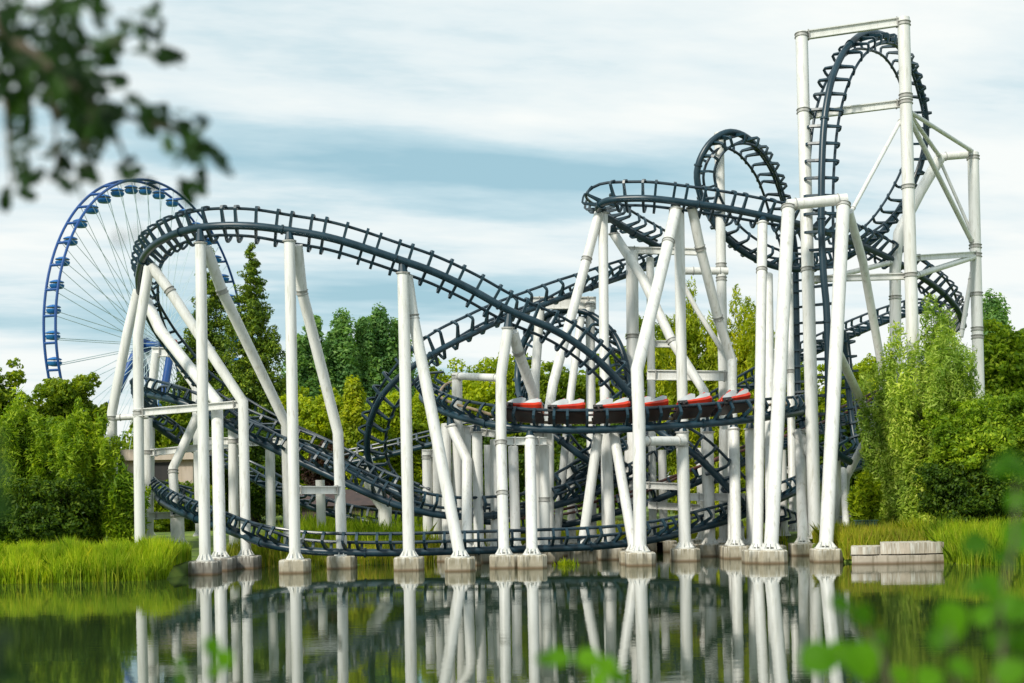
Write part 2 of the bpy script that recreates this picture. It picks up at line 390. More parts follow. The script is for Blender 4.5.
track('climb', 'dark track climbing to the upper right behind the front hill from the side loop', [
 (668,259,93,(0,.45,.88)),(645,268,90.5,(0,.5,.86)),(626,275.5,88.5,(0,.5,.86)),(595,286,86.5,(0,.5,.86)),(567,296,85,(0,.52,.84)),(530,309.5,84,(.05,.56,.8)),(497,322,83,(.08,.6,.78)),(470,335,82,(.1,.65,.72)),(447,346,81.2,(.15,.75,.6)),(427,357.5,80.6,(.22,.82,.45)),(409,369,80.3,(.3,.88,.3)),
 (393,383,80.4,(.36,.9,.15)),(380,399,80.8,(.4,.9,.05)),(371,420,81.8,(.42,.9,0)),(367.5,440,82.8,(.42,.9,.05)),(369,461,83.8,(.4,.75,.3)),(378,481,84.3,(.3,.5,.7)),(395,496,84.3,(.15,.4,.88)),(420,508,84,(0,.4,.92)),(455,517,83.5,(0,.4,.92)),(497,522,83.2,(0,.4,.92)),
 (528,511,83,(0,.4,.92)),(552,495,83,(0,.35,.93)),(583,474,84,(0,.3,.95)),(612,456,86,(0,.2,.98)),(645,438,89,(0,.1,1))], 1.0, None, False, .175)
track('hoop', 'small upright hoop of dark track half hidden behind the front hill', [
 (650,492,88,(0,0,1)),(615,478,84.5,(.1,.2,.97)),(580,455,82.3,(.2,.3,.9)),(548,430,83,(.35,.4,.8)),(525,408,86,(.6,.5,.4)),(518,385,88.5,(.75,.5,0)),(519,358,89,(.75,.5,-.1)),(525,339,89,(.6,.5,-.5)),(536,324,88.5,(.4,.45,-.75)),(550,314,88,(.15,.4,-.9)),(566,310,87.5,(0,.35,-.93)),(582,311,87,(-.15,.3,-.93)),(598,319,86.5,(-.35,.3,-.88)),(611,331,86,(-.55,.3,-.75)),(620,346,85.5,(-.75,.3,-.55)),
 (626,364,85,(-.85,.3,-.3)),(630,388,84.5,(-.8,.45,.1)),(642,414,82,(-.5,.5,.6)),(662,433,80,(0,.5,.87)),(693,453,79,(.3,.5,.8)),(715,474,79.2,(.3,.45,.8)),(737,497,80,(.3,.4,.85)),(757,515,82.5,(.1,.3,.93)),(785,528,86,(0,.2,1))])
track('upper', 'high dark track curving over the red train and past the gantry behind the tower', [
 (664,250,90,(0,.1,1)),(648,241,89,(-.05,.1,1)),(630,231,87.5,(-.05,.15,1)),(612,220,86,(.1,.2,.97)),(601,213,84.5,(.05,.2,.97)),(598.5,206.5,83,(.05,.5,.9)),(608,200.5,82,(.15,.8,.6)),(630,198.5,81.4,(.1,.84,.5)),(655,199,81,(0,.86,.5)),(692,203.5,81,(0,.86,.5)),(735,210,81.5,(0,.86,.5)),(782,220,82.5,(0,.82,.55)),
 (817,229,84.5,(0,.75,.62)),(838,236,86.5,(0,.7,.68)),(863,246,88.8,(0,.68,.7)),(893,260,91,(-.1,.7,.68)),(923,278,93,(-.2,.7,.65)),(943,293,95,(-.35,.62,.68)),(957,309,97,(-.6,.5,.6)),(964,326,100,(-.8,.2,.5))], .88)
track('back_fall', 'dark track descending leftwards behind the gantry posts from the right willow', [
 (964,326,100,(-.8,.2,.5)),(958,327,104,(-.6,-.4,.6)),(940,315,105,(-.1,-.3,.95)),(922,311,104,(0,-.25,.97)),(895,318,102.5,(0,-.2,.97)),(869,328,101,(0,-.2,.97)),(844,339,99,(0,-.15,.98)),(805,357,96,(0,-.1,1)),(786,368,94.5,(0,-.1,1)),(755,385,92.5,(0,-.1,1)),(725,402,91,(0,0,1)),(695,420,90,(0,0,1)),(655,444,90,(0,0,1)),(600,470,91,(0,0,1)),(552,493,92,(0,0,1))])
track('tall_loop', 'tall vertical loop of dark track standing inside the white tower', [
 (850,462,81.5,(-.3,.4,.85)),(836,452,80.5,(-.1,.8,.6)),(830,435,80.3,(.05,.95,.3)),(828.5,405,80.5,(.1,.99,0)),(828,355,80.8,(.1,.99,0)),(826.5,308,81,(.12,.99,0)),(823.5,275,81.1,(.14,.99,0)),(821.5,231,81.3,(.15,.98,0)),(821.5,188,81.5,(.15,.98,0)),(822,162,81.7,(.18,.97,-.05)),(823.5,131,82,(.24,.95,-.12)),(826.5,105,82.3,(.3,.9,-.25)),
 (832,79,82.8,(.38,.8,-.45)),(841,57,83.6,(.38,.65,-.65)),(852,42,84.5,(.32,.5,-.8)),(866,33,86,(.2,.25,-.95)),(883,35,87.8,(0,-.1,-.98)),(898,45,89.5,(-.5,-.3,-.8)),(911,64,91.2,(-.75,-.4,-.5)),(920,88,92.6,(-.86,-.42,-.25)),(925,112,93.4,(-.88,-.45,0)),(926,138,93.8,(-.86,-.48,.15)),(919,170,94,(-.78,-.5,.35)),
 (903,203,93.8,(-.6,-.6,.5)),(885,229,93,(-.5,-.5,.7)),(869,243,92.3,(-.3,-.3,.9)),(852,254,91.5,(-.1,-.1,.98))], 1.05)
track('small_loop', 'smaller slanted loop of dark track at the upper centre left of the white tower', [
 (852,254,91.5,(-.1,-.1,.98)),(833,264,90.8,(0,0,1)),(805,269,90,(.1,.1,.98)),(780,267.5,89.3,(.2,.2,.95)),(757,259.5,88.6,(.3,.3,.9)),(738,248,88,(.45,.35,.8)),(720,231,87.3,(.6,.4,.65)),(707,211,86.7,(.8,.4,.4)),(699,190,86.2,(.92,.35,.1)),(697,172,86,(.9,.35,-.2)),(702,155,85.9,(.75,.35,-.5)),(713,140,86,(.5,.32,-.8)),
 (729,132,86.3,(.2,.2,-.95)),(746,137,87.2,(0,-.1,-.98)),(761,152,88.6,(-.4,-.4,-.8)),(772,169,89.8,(-.62,-.6,-.5)),(780,189,91,(-.72,-.65,-.2)),(787,214,92,(-.7,-.7,0)),(794.5,245,92.8,(-.4,-.9,0)),(796,290,93.2,(-.4,-.9,0)),(797,345,93.2,(-.4,-.9,0)),(798,395,93,(-.4,-.85,.2)),(802,425,92,(-.4,-.6,.6)),(812,445,90.5,(-.3,-.2,.9)),(830,458,89,(-.2,.1,.97))], .95)
track('rusty', 'low rear dark track with rust coloured rails behind the centre footings', [
 (420,528,88,(0,.1,1)),(470,532,87.5,(0,.1,1)),(530,530,86,(0,.1,1)),(583,521,84.7,(0,.2,1)),(650,502,84.2,(0,.2,1)),(700,481,84.6,(0,.2,1)),(755,458,87,(0,.1,1)),(800,440,91,(0,0,1)),(852,418,99,(0,0,1)),(880,404,101,(0,.1,1)),(905,393,103,(0,.1,1)),(960,372,106,(0,.1,1))], 1.1, M['rust'])
track('short_rear', 'short rear piece of dark track seen through the side loop behind the leaning posts', [
 (325,470,100,(0,.1,1)),(350,463,99.5,(0,.1,1)),(385,456,99,(0,.1,1)),(430,445,98,(0,.1,1)),(470,436,97,(0,.1,1)),(520,430,96,(0,.1,1))], 1.1)
track('dive', 'narrow dark track plunging between the gantry legs and the right willow', [
 (843,330,96,(-.6,-.75,0)),(846,360,96.5,(-.6,-.75,0)),(849,395,96.5,(-.6,-.75,.05)),(853,430,96,(-.5,-.7,.3)),(858,452,95,(-.4,-.4,.8)),(862,463,93.5,(-.2,-.1,.95))], 1.1)

# ------------------------------------------------------------------ supports
RP = .285
GRP = 'white steel supports of the roller coaster'
def flange_ring(b, p, t, r, both=True):
    t = t.normalized()
    for s in ((-1, 1) if both else (1,)):
        b.tube([p+t*(.10*s-.018), p+t*(.10*s+.018)], r*1.16, 18)
    b.tube([p-t*.09, p+t*.09], r*1.03, 18)
def support(label, posts, beams=(), name='steel_support', cat='steel support'):
    """posts: dict(p=[(px,py,Y)...], base=(px,Y) or None, r, c=[(px,py,Y) of collars], foot, head)"""
    first = posts[0]
    bx, bY = first['base'][:2] if first.get('base') else (first['p'][-1][0], first['p'][-1][2])
    base0 = PZ(bx, bY, 0)
    root = empty(name, base0, label, cat, GRP)
    for q in posts:
        r = q.get('r', RP); pts = [P(*a) for a in q['p']]; foot = q.get('foot', None)
        if q.get('base'):
            px, Y = q['base'][:2]
            g = PZ(px, Y, 0); land = float(ground_z(np.array([g.x]), np.array([Y]))[0])
            zt = .70 if land < .2 else land+.25
            B = PZ(px, Y, zt); pts.append(B)
            if land < .2:
                s = foot or .74
                f = MB(); z0, z1 = -1.0, zt-.04; ch = s*.3
                ring = [(-s+ch, -s), (s-ch, -s), (s, -s+ch), (s, s-ch), (s-ch, s), (-s+ch, s), (-s, s-ch), (-s, -s+ch)]
                vs = [(B.x+x, Y+y, z0) for x, y in ring]+[(B.x+x, Y+y, z1-.06) for x, y in ring]+[(B.x+x*.94, Y+y*.94, z1) for x, y in ring]
                fs = [tuple(range(16, 24)), tuple(reversed(range(8)))]
                for k in range(8):
                    fs += [(k, (k+1) % 8, 8+(k+1) % 8, 8+k), (8+k, 8+(k+1) % 8, 16+(k+1) % 8, 16+k)]
                f.add(vs, fs); f.build('footing', M['darkconcrete'] if q.get('dark') else M['concrete'], root)
            bp_ = MB(); bp_.tube([B+Vector((0, 0, -.05)), B+Vector((0, 0, .03))], r*1.6, 20)
            for k in range(10):                                    # gusset fins and bolts round the foot
                an = k*math.pi/5; d = Vector((math.cos(an), math.sin(an), 0)); n_ = Vector((-d.y, d.x, 0))*.018
                a_, b_, c_ = B+d*r*.9+Vector((0, 0, .03)), B+d*r*1.5+Vector((0, 0, .03)), B+d*r*.9+Vector((0, 0, .34))
                bp_.add([a_-n_, b_-n_, c_-n_, a_+n_, b_+n_, c_+n_], [(0, 1, 2), (5, 4, 3), (0, 3, 4, 1), (1, 4, 5, 2), (2, 5, 3, 0)])
            bp_.build('base_plate', M['white'], root)
        b = MB(); b.tube(pts, r, 18); b.build(q.get('n', 'post'), M['white'], root, True)
        # bolted collars
        cs = q.get('c', [])
        if cs:
            for a in cs:
                fb = MB(); p = P(*a); best = None
                for i in range(len(pts)-1):
                    u, v = pts[i], pts[i+1]; t = max(0, min(1, (p-u).dot(v-u)/max(1e-6, (v-u).length_squared)))
                    w_ = u.lerp(v, t)
                    if best is None or (w_-p).length < best[0]: best = ((w_-p).length, w_, v-u)
                flange_ring(fb, best[1], best[2], r)
                fb.build('flange', M['flange'], root, True)
        hd = q.get('head')
        if hd:                                                       # dark saddle that carries the spine
            up = Vector((0, 0, 1)); top = pts[0]
            tb = MB(); tb.tube([top-up*.04, top+up*.03], r*1.25, 16); tb.build('top_plate', M['flange'], root)
            sb = MB(); e = P(*hd) if not isinstance(hd, bool) else top+up*.55
            sb.tube([top+up*.03, e], [r*.9, r*.55], 10); sb.build('saddle', M['track'], root)
    for bm_ in beams:
        a, c_ = P(*bm_[0]), P(*bm_[1]); k = bm_[2] if len(bm_) > 2 else 'box'; wd = bm_[3] if len(bm_) > 3 else .42
        b = MB()
        if k == 'box':                                              # I-beam
            t = (c_-a).normalized(); up = Vector((0, 0, 1)); up = (up-t*up.dot(t)).normalized()
            b.beam(a, c_, .12, wd-.12); b.beam(a+up*(wd/2-.03), c_+up*(wd/2-.03), .34, .055); b.beam(a-up*(wd/2-.03), c_-up*(wd/2-.03), .34, .055)
        else: b.tube([a, c_], wd/2, 14)
        b.build('crossbeam' if k == 'box' else 'brace', M['white'], root, k != 'box')
        if k != 'box' or True:
            for e, o_ in ((a, c_), (c_, a)):
                fb = MB(); d = (o_-e).normalized(); p = e+d*.5
                if k == 'box': fb.beam(p-d*.025, p+d*.025, .40, wd+.08)
                else: fb.tube([p-d*.02, p+d*.02], wd*.6, 12)
                fb.build('flange', M['flange'], root)
    return root
def q(*p, base=None, **k): return dict(p=list(p), base=base, **k)

support('bent A-frame at the far left bend, its long right leg kinked beside the shadowed track', [
 q((149,267,78.5),(138,335,78.3),(139,470,78), base=(140,78), c=[(138,413,78)]),
 q((151,266,78.5),(170,291,78.3),(243,402,77.6), base=(246,76.6), c=[(170,291,78.3)], n='brace', dark=True)],
 [((134,413,78),(243,404,78))])
support('rear A-frame under the first bend with a thick slanting leg', [
 q((138,290,84),(128,330,84),(112,412,84), base=(114,84), c=[(112,418,84)]),
 q((146,300,84.5),(160,330,83.5),(217,402,79), base=(220,75), n='brace', r=.33, dark=True)],
 [((112,418,84),(148,416,84),'tube',.36)])
support('short capped frame behind the thick slanting leg at the left bend', [
 q((156,353,93),(151,400,93), base=(149,93)), q((172,353,93),(196,388,92.5), base=(200,92), n='brace')], [((152,352,93),(176,352,93),'box',.6)])
support('low post at the left carrying two stacked crossbeams beside the shrubs', [
 q((147.5,418,87), base=(149,87), c=[(147.5,452,87)]), q((198,415,86),(173,468,86), base=(176,85), c=[(173,472,86)])],
 [((148,453,87),(236,444,86)), ((149,516,86.5),(200,514,86))])
support('stubby bare post standing under the low left end of the lake track', [q((177,516,84),base=(178,83.5),head=(176,510,84),r=.4)])
support('tallest single post under the left crest with a long slanting brace', [
 q((200.5,243,73.4), base=(205,71.8), head=(200,230,73.6), dark=True), q((206,247,73.6),(222,291,74.6),(286,424,79), base=(289,79.5), c=[(222,291,74.6)], n='brace')])
support('short post in the gap right of the left crest post, carrying a dark saddle', [q((233,425,82),base=(234,82),head=(232,418,82),c=[(233,441,82)])],[((205,441,82),(262,441,82))])
support('tall front post under the hill crest with a kinked brace on its right', [
 q((289.5,241,72.9), base=(295,71.7), head=(289,231,73)), q((297,245,73.2),(302,292,74),(338,433,76), base=(342,74.8), c=[(302,292,74)], n='brace', dark=False)],
 [((291,490,73.5),(344,490,75.5))])
support('rear post between the two left front posts with its top under the crossing track', [q((270,448,84),base=(271,84),head=True)],[((222,444,84),(285,441,84))])
support('haunched post behind the side loop with a slab shaped top', [
 q((365,456,87),(372,490,87),(385,508,87), base=(385,87), r=.42, n='post'), q((320,480,88), base=(322,88))])
support('front post under the falling hill with a long straight brace leaning right', [
 q((403,273,73.6), base=(409,72), head=(402,262,73.6), r=.3), q((407,276,73.9),(413,317,73.9), base=(460,70.7), c=[(413,317,73.9)], n='brace', r=.3)])
support('pair of rear posts between the falling hill post and its brace', [
 q((427,452,83), base=(428,83), c=[(427,457,83)]), q((437,440,83), base=(438,83))], [((422,453,83),(450,453,83))])
support('front kinked post at centre left with a short elbow brace below the hill', [
 q((508,328,75),(501,376,74.8),(501,440,74.6), base=(504,72.4), head=(509,314,75), c=[(501,444,74.6),(503,497,74)]),
 q((513,332,75.2),(518,351,75.8),(533,393,78),(536,430,78.5), base=(537,78.5), c=[(518,352,75.8)], n='brace')],
 [((505,441,75),(546,441,76))])
support('single thick post directly beneath the left end of the red train', [q((530,438,75.6), base=(532,71.9), head=(530,431,75.7), r=.29)])
support('rear post with crossbeam to the kinked centre left post above the track bend', [q((457,373,81),base=(458,81),c=[(457,377,81)],r=.3)],[((457,376,81),(501,378,76),'tube',.42)])
support('bent short post under the left curl of the train track', [
 q((451,426,79.3),(467,460,78.5), base=(467,75.5), head=(450,416,79.3)), q((446,424,81), base=(447,80))])
support('slim rear post with hollow cap left of the kinked centre post', [q((477,432,79), base=(479,78), head=(477,424,79)), q((466,432,82), base=(468,81))], [((462,429,80),(495,434,80))])
support('group of two rear posts half hidden by the kinked centre left post', [q((495,440,80), base=(496,79)), q((513,447,80), base=(516,78))])
support('stepped post with box top right of the post under the train end', [q((544,446,77), base=(545,76.5), c=[(545,500,77)])], [((534,438,77),(552,438,77),'box',.8)])
support('slanted two leg frame under the upper left bend of the high track', [
 q((603,213,84.2),(604,341,83), base=(607,80), head=(603,207,83.8)),
 q((599,213,84),(587,258,83.6),(553,384,81.5),(549,410,81), base=(549,80.5), c=[(587,260,83.6)], n='brace')])
support('gantry behind the front hill holding the climbing track', [
 q((590,302,87), base=(592,85), c=[(590,306,87)]), q((540,310,87),(535,380,86.5), base=(536,85))], [((531,303,87),(596,303,87),'box',.75)])
support('leaning pole seen just right of the gantry behind the second train car', [q((581,318,86),(571,392,85),(566,440,84.5), base=(556,83.5), r=.24)])
support('pair of splayed legs under the third red train car', [
 q((598,434,76.6), base=(582,76.2), r=.27), q((614,434,76.4), base=(634,73.8), r=.27, n='brace')])
support('straight post between the splayed legs under the train', [q((606,434,79), base=(611,78.5), r=.29)])
support('thick kinked front post at centre leaning to the high track with a twin upright behind', [
 q((676,209,81.3),(667,248,79.8),(637,370,73.8),(639,420,73.6), base=(640,72.4), c=[(666,249,80.5)], r=.33, head=(677,202,81.2)),
 q((679,210,81.7),(681,341,81), base=(686,80.5), r=.3)])
support('post under the fourth train car tied to the thick kinked post by a bolted beam', [
 q((682,432,75.9), base=(685,75.6), head=(682,426,75.9), c=[(682,445,75.8)], r=.32)], [((640,441,73.6),(684,441,75.4),'tube',.5)])
support('diagonal strut from the inner end of the high bend down behind the train', [
 q((614,234,87),(642,277,86),(672,341,84.5),(704,391,83.5), base=(709,82), c=[(672,341,84.5)], head=(613,226,86.6), n='post')])
support('wide box post behind the thick kinked post with two upper beams', [
 q((632,252,88), base=(634,85), r=.38, c=[(632,341,88)]), q((650,258,88.5), base=(653,86), r=.24)],
 [((626,250,88),(706,252,88)), ((627,344,88),(678,344,88)), ((640,485,83),(690,487,83)),((648,505,84),(700,508,84))])
support('bent post right of the twin centre upright, kneed above the fourth car', [
 q((692,208,81.6),(700,247,82.3),(718,318,84),(732,361,84.7), base=(733,78), c=[(700,248,82.3),(718,318,84)], head=(691,204,81.2)),
 q((683,284,85),(697,310,85),(722,350,85), r=.15, n='brace')],
 [((647,375,84.5),(733,376,84.5),'box',.6)])
support('tall post rising behind the small slanted loop to its crown', [q((719,133,87.3),(722,318,86.3), base=(727,85), c=[(721,265,86.5),(722,279,86.5)], r=.3)], [((685,271,86.4),(728,271,86.4),'tube',.45)])
support('paired straight posts left of the gantry under the high track', [
 q((762.5,223,81.7), base=(757.5,72.6), c=[(762,268,80)], head=(763,217,82)), q((768,275,85), base=(771,77))])
support('tall portal gantry with white top beam in front of the tall loop', [
 q((788.5,206,79.3), base=(771,72.1), c=[(788,209,79.3)], r=.36), q((843.5,203,79.3), base=(826,72.4), c=[(843,206,79.3)], r=.36),
 q((849,212,79.6),(863,262,81.5),(882,368,85), base=(894,86), n='brace', r=.24)], [((787,205,79.3),(847,199,79.3),'tube',.62)])
support('great white tower around the tall loop with two top beams and sloping stays', [
 q((801.5,33,84), base=(815,79.2), r=.36, c=[(801.6,36,84),(803,117,84),(811,277,83)]),
 q((903.5,18,84), base=(918,82), r=.36, c=[(903.7,24,84),(906,98,84),(907,104,84),(913,277,83.5),(910,190,84)]),
 q((973,153,92), base=(982,90), r=.36, c=[(973,158,92),(977,247,91.6),(977,256,91.6),(978,295,91.4),(979,330,91.3),(979,338,91.3)]),
 q((940,158,92),(920,192,91.6),(899,233,91.2),(895,270,91), base=(897,90), r=.36, c=[(895,298,91)], n='post')],
 [((800,36,84),(905,21,84),'box',.5), ((802,116,84),(905,103,84),'box',.45), ((938,157,92),(975,154,92),'tube',.5),
  ((907,110,84.2),(972,151,91.8),'tube',.26), ((908,112,84.3),(940,157,91.8),'tube',.26), ((907,114,84.2),(974,246,91.6),'tube',.3), ((903,116,84),(850,214,80),'tube',.24),
  ((938,156,92),(973,236,91.8),'tube',.2), ((914,258,83.7),(977,254,91.6),'box',.35), ((914,276,83.6),(977,256,91.6),'tube',.36), ((812,279,83.3),(914,276,83.6),'box',.38), ((812,282,83.3),(892,262,91),'tube',.32),
  ((972,272,91.5),(961,337,91),'tube',.3)], name='support_tower', cat='steel tower')
support('haunched post beside the foot of the tower with a flared top', [q((800,433,82),base=(803,79),r=.3), q((797,432,82),(811,455,81),(811,470,81),base=(811,80.5),r=.3,n='brace')],[((796,431,82),(819,431,81.5),'box',.2)])
support('slim post behind the gantry carrying the plunging leg of the small loop', [q((789,275,91.5), base=(793,86), r=.24, c=[(790,370,89)])], [((776,470,88),(806,470,88)),((776,492,88),(806,492,88))])
support('crossed low struts beside the willow right of the gantry', [q((838,352,77),(873,426,86),(892,465,89), base=(897,90), r=.24), q((914,372,83.5),(862,447,85),(846,478,85.5), base=(842,86), r=.24, n='brace')])
support('capped post under the far end of the red train, nearest the paired posts', [q((750,429,79.5), base=(752,79), head=(750,422,79.5))])
support('twin capped posts under the last two red cars', [q((724,430,82.5), base=(724,82)), q((734,429,80), base=(736,77.2), head=(734,422,80), r=.3)])
support('capped post right of the bolted beam under the fifth car', [q((708,432,80.5), base=(710,80), head=(708,425,80.5), r=.3)], [((690,497,80.5),(745,497,80.5))])
support('short post carrying the low lake track between the right footings', [q((740,527,81.3), base=(740,81.3), head=(740,521,81.3), r=.24)])
support('short post at the right end of the footings beside the quay wall', [q((843,470,85), base=(847,77.5), r=.2)])
for lab, x, yt, Y in (('thin rear post seen between the falling hill brace and the curl of track', 488, 445, 86),
        ('rear post behind the second train car, only its shaft showing below', 570, 446, 86),
        ('rear post showing just left of the thick kinked post below the train', 628, 446, 86),
        ('rear post between the thick kinked post and the bolted beam post', 662, 450, 86),
        ('rear post behind the bolted beam post with rusty track crossing it', 700, 448, 87),
        ('rear post seen between gantry leg and tower foot near the water', 782, 450, 85),
        ('rear post close behind the right gantry leg at the water', 836, 455, 82)):
    support(lab, [q((x, yt, Y), base=(x+2, Y), r=.25)])

# ------------------------------------------------------------------ train
fr = TR['train']
def near_px(px):
    best = None
    for i, (p, T, G, U) in enumerate(fr):
        u = p.x/p.y; x = 512+F*(u*CR-((p.z-H)/p.y)*SR)
        if p.y < 80 and (best is None or abs(x-px) < best[0]): best = (abs(x-px), i)
    return best[1]
root = empty('coaster_train', fr[near_px(620)][0], 'red and white roller coaster train crossing the high centre bend', 'train')
def loft(b, secs):
    n = len(secs[0]); vs = [v for s in secs for v in s]; fs = []
    for i in range(len(secs)-1):
        for j in range(n): fs.append((i*n+j, i*n+(j+1) % n, (i+1)*n+(j+1) % n, (i+1)*n+j))
    fs += [tuple(reversed(range(n))), tuple((len(secs)-1)*n+j for j in range(n))]
    b.add(vs, fs)
def car_meshes():
    d = {}
    b = MB()      # red shell: wedge nose at the front (-y, left in view), flared tail
    def sec(y, w, z0, z1): return [(-w*.8, y, z0), (w*.8, y, z0), (w, y, z0+(z1-z0)*.45), (w*.92, y, z1), (-w*.92, y, z1), (-w, y, z0+(z1-z0)*.45)]
    loft(b, [sec(-1.0, .38, .24, .34), sec(-.88, .58, .16, .52), sec(-.5, .66, .10, .36), (sec(.1, .70, .08, .42)), sec(.6, .70, .10, .50), sec(.82, .68, .16, .60), sec(.95, .56, .28, .64)])
    d['body'] = b
    b = MB()
    for y0 in (0,):
        for x in (0,):
            # moulded seat shell: cushion, back and rounded head
            sec2 = lambda y, z0, z1, w_: [(x-w_, y, z0), (x+w_, y, z0), (x+w_, y+.05, z1), (x-w_, y+.05, z1)]
            loft(b, [sec2(y0-.50, .40, .50, .24), sec2(y0-.25, .36, .68, .30), sec2(y0+.0, .36, .80, .31), sec2(y0+.2, .36, .90, .29), sec2(y0+.42, .40, .86, .24)])
    d['seat'] = b
    b = MB()
    for y0 in (.1,):
        for x in (0,):
            b.tube([(x-.13, y0-.1, .70), (x-.15, y0+.0, .84), (x-.1, y0+.12, .98), (x+.1, y0+.12, .98), (x+.15, y0+.0, .84), (x+.13, y0-.1, .70)], .065, 8)
    d['restraint'] = b
    b = MB()
    b.box((0, 0, -.10), (.62, 1.02, .16)); b.box((0, -1.1, .0), (.06, .22, .05))
    for y in (-.8,):
        b.box((0, y, -.02), (HW+.12, .10, .08))
    d['undercarriage'] = b
    b = MB()
    for s in (0,):
        for y in (-.95, -.65):
            for (ox, oz, ax) in ((0, .17, 'x'), (.17, 0, 'z'), (0, -.17, 'x')):
                c_ = Vector((ox, y, oz))
                a_ = Vector((1, 0, 0)) if ax == 'x' else Vector((0, 0, 1))
                b.tube([c_-a_*.04, c_+a_*.04], .10, 12)
        b.box((.03, -.8, .02), (.05, .26, .24))
    d['wheel_assembly'] = b
    return d
def to_mesh(b, name, mat, smooth=False):
    me = bpy.data.meshes.new(name); me.from_pydata([tuple(v) for v in b.v], [], b.f); me.materials.append(mat); me.update()
    if smooth:
        me.polygons.foreach_set('use_smooth', [True]*len(me.polygons)); me.set_sharp_from_angle(angle=R(35))
    return me
cm = car_meshes()
CM = {'body': to_mesh(cm['body'], 'body', M['red'], True), 'seat': to_mesh(cm['seat'], 'seat', M['seat'], True), 'restraint': to_mesh(cm['restraint'], 'restraint', M['red'], True),
      'undercarriage': to_mesh(cm['undercarriage'], 'undercarriage', M['chassis']), 'wheel_assembly': to_mesh(cm['wheel_assembly'], 'wheel_assembly', M['black'], True)}
def train_parts(cx_px, nose=False):
    p, T, G, U = fr[near_px(cx_px)]
    if T.x < 0: T = -T; G = -G
    Mx = Matrix((G, T, U)).transposed().to_4x4(); Mx.translation = p+U*(HU+.10)-root.location
    Mx = Mx @ Matrix.Diagonal((1, 1, .74, 1))
    c_ = bpy.data.objects.new('car', CM['body']); COL.objects.link(c_); c_.parent = root; c_.matrix_basis = Mx
    spots = [(x, y, 0) for x in (-.31, .31) for y in (-.42, .42)]
    for k, ps in (('seat', spots), ('restraint', spots), ('undercarriage', [(0, 0, 0)]), ('wheel_assembly', [(HW, 0, 0), (-HW, 0, 0)])):
        for p_ in ps:
            o = bpy.data.objects.new(k, CM[k]); COL.objects.link(o); o.parent = c_; o.location = p_
            if p_[0] == -HW: o.scale = (-1, 1, 1)
for x in (523.5, 565, 611, 655, 698, 737): train_parts(x)

# ------------------------------------------------------------------ ferris wheel
WY = 165.0; WR = 162/F*WY
yaw = R(69.8)
hub = P(155, 345, WY)
ax = Vector((math.sin(yaw), -math.cos(yaw), 0))       # axle direction, towards the viewer on the right
rad = Vector((math.cos(yaw), math.sin(yaw), 0))
up = Vector((0, 0, 1))
gz = 1.0
wroot = empty('ferris_wheel', Vector((hub.x, hub.y, gz)), 'tall blue ferris wheel behind the trees at the left', 'ferris wheel')
hw_ = 12/F*WY/ax.x/2
NG = 42
for s in (-1, 1):
    b = MB(); n = 120
    b.tube([hub+ax*hw_*s+(rad*math.cos(2*math.pi*i/n)+up*math.sin(2*math.pi*i/n))*WR for i in range(n+1)], .15, 8, False)
    b.build('rim', M['blue'], wroot, True)
    b = MB()
    for i in range(42):
        an = 2*math.pi*i/42+.05
        e = rad*math.cos(an)+up*math.sin(an)
        b.tube([hub+ax*hw_*1.6*s+e*.4, hub+ax*hw_*s+e*WR], .042, 4, False)
    b.build('spokes', M['cable'], wroot)
b = MB(); b.tube([-ax*hw_, ax*hw_], .15, 6, False)
RUNG = bpy.data.meshes.new('rung'); RUNG.from_pydata([tuple(v) for v in b.v], [], b.f); RUNG.materials.append(M['blue'])
for i in range(NG):
    an = 2*math.pi*(i+.5)/NG; e = rad*math.cos(an)+up*math.sin(an)
    o = bpy.data.objects.new('rung', RUNG); COL.objects.link(o); o.parent = wroot; o.location = hub+e*WR-wroot.location
gb = MB()      # a gondola: round tub, posts and canopy, hanging from its pivot
gb_prof = [(.4, -1.75), (.9, -1.65), (1.15, -1.35), (1.2, -1.0), (1.1, -.95)]
def lathe(b, prof, n=14, c=Vector()):
    vs = []; fs = []
    for r_, z in prof:
        for j in range(n): vs.append(c+Vector((r_*math.cos(2*math.pi*j/n), r_*math.sin(2*math.pi*j/n), z)))
    for i in range(len(prof)-1):
        for j in range(n): fs.append((i*n+j, i*n+(j+1) % n, (i+1)*n+(j+1) % n, (i+1)*n+j))
    fs.append(tuple(reversed(range(n)))); fs.append(tuple((len(prof)-1)*n+j for j in range(n)))
    b.add(vs, fs)
lathe(gb, gb_prof)
gm = to_mesh(gb, 'gondola', M['cabin'], True)
rb = MB(); lathe(rb, [(1.2, -.62), (1.1, -.45), (.6, -.22), (.15, -.1)])
for k in range(4):
    an = k*math.pi/2+.4; rb.tube([(math.cos(an)*.9, math.sin(an)*.9, -1.3), (math.cos(an)*.9, math.sin(an)*.9, -.5)], .04, 5)
rm_ = to_mesh(rb, 'canopy', M['cabin'], True)
for i in range(NG):
    an = 2*math.pi*i/NG; e = rad*math.cos(an)+up*math.sin(an)
    o = bpy.data.objects.new('gondola', gm); COL.objects.link(o); o.parent = wroot
    o.location = hub+e*(WR-.5)-wroot.location
    o.scale = (.64, .64, .60)
    r_ = bpy.data.objects.new('canopy', rm_); COL.objects.link(r_); r_.parent = o
b = MB(); b.tube([hub-ax*2.6, hub+ax*2.6], .45, 16); b.tube([hub-ax*1.3, hub-ax*1.1], .9, 20); b.tube([hub+ax*1.1, hub+ax*1.3], .9, 20); b.build('hub', M['blue'], wroot, True)
b = MB(); b.tube([hub+ax*2.6, hub+ax*2.8], .5, 16); b.build('hub_cap', M['red'], wroot, True)
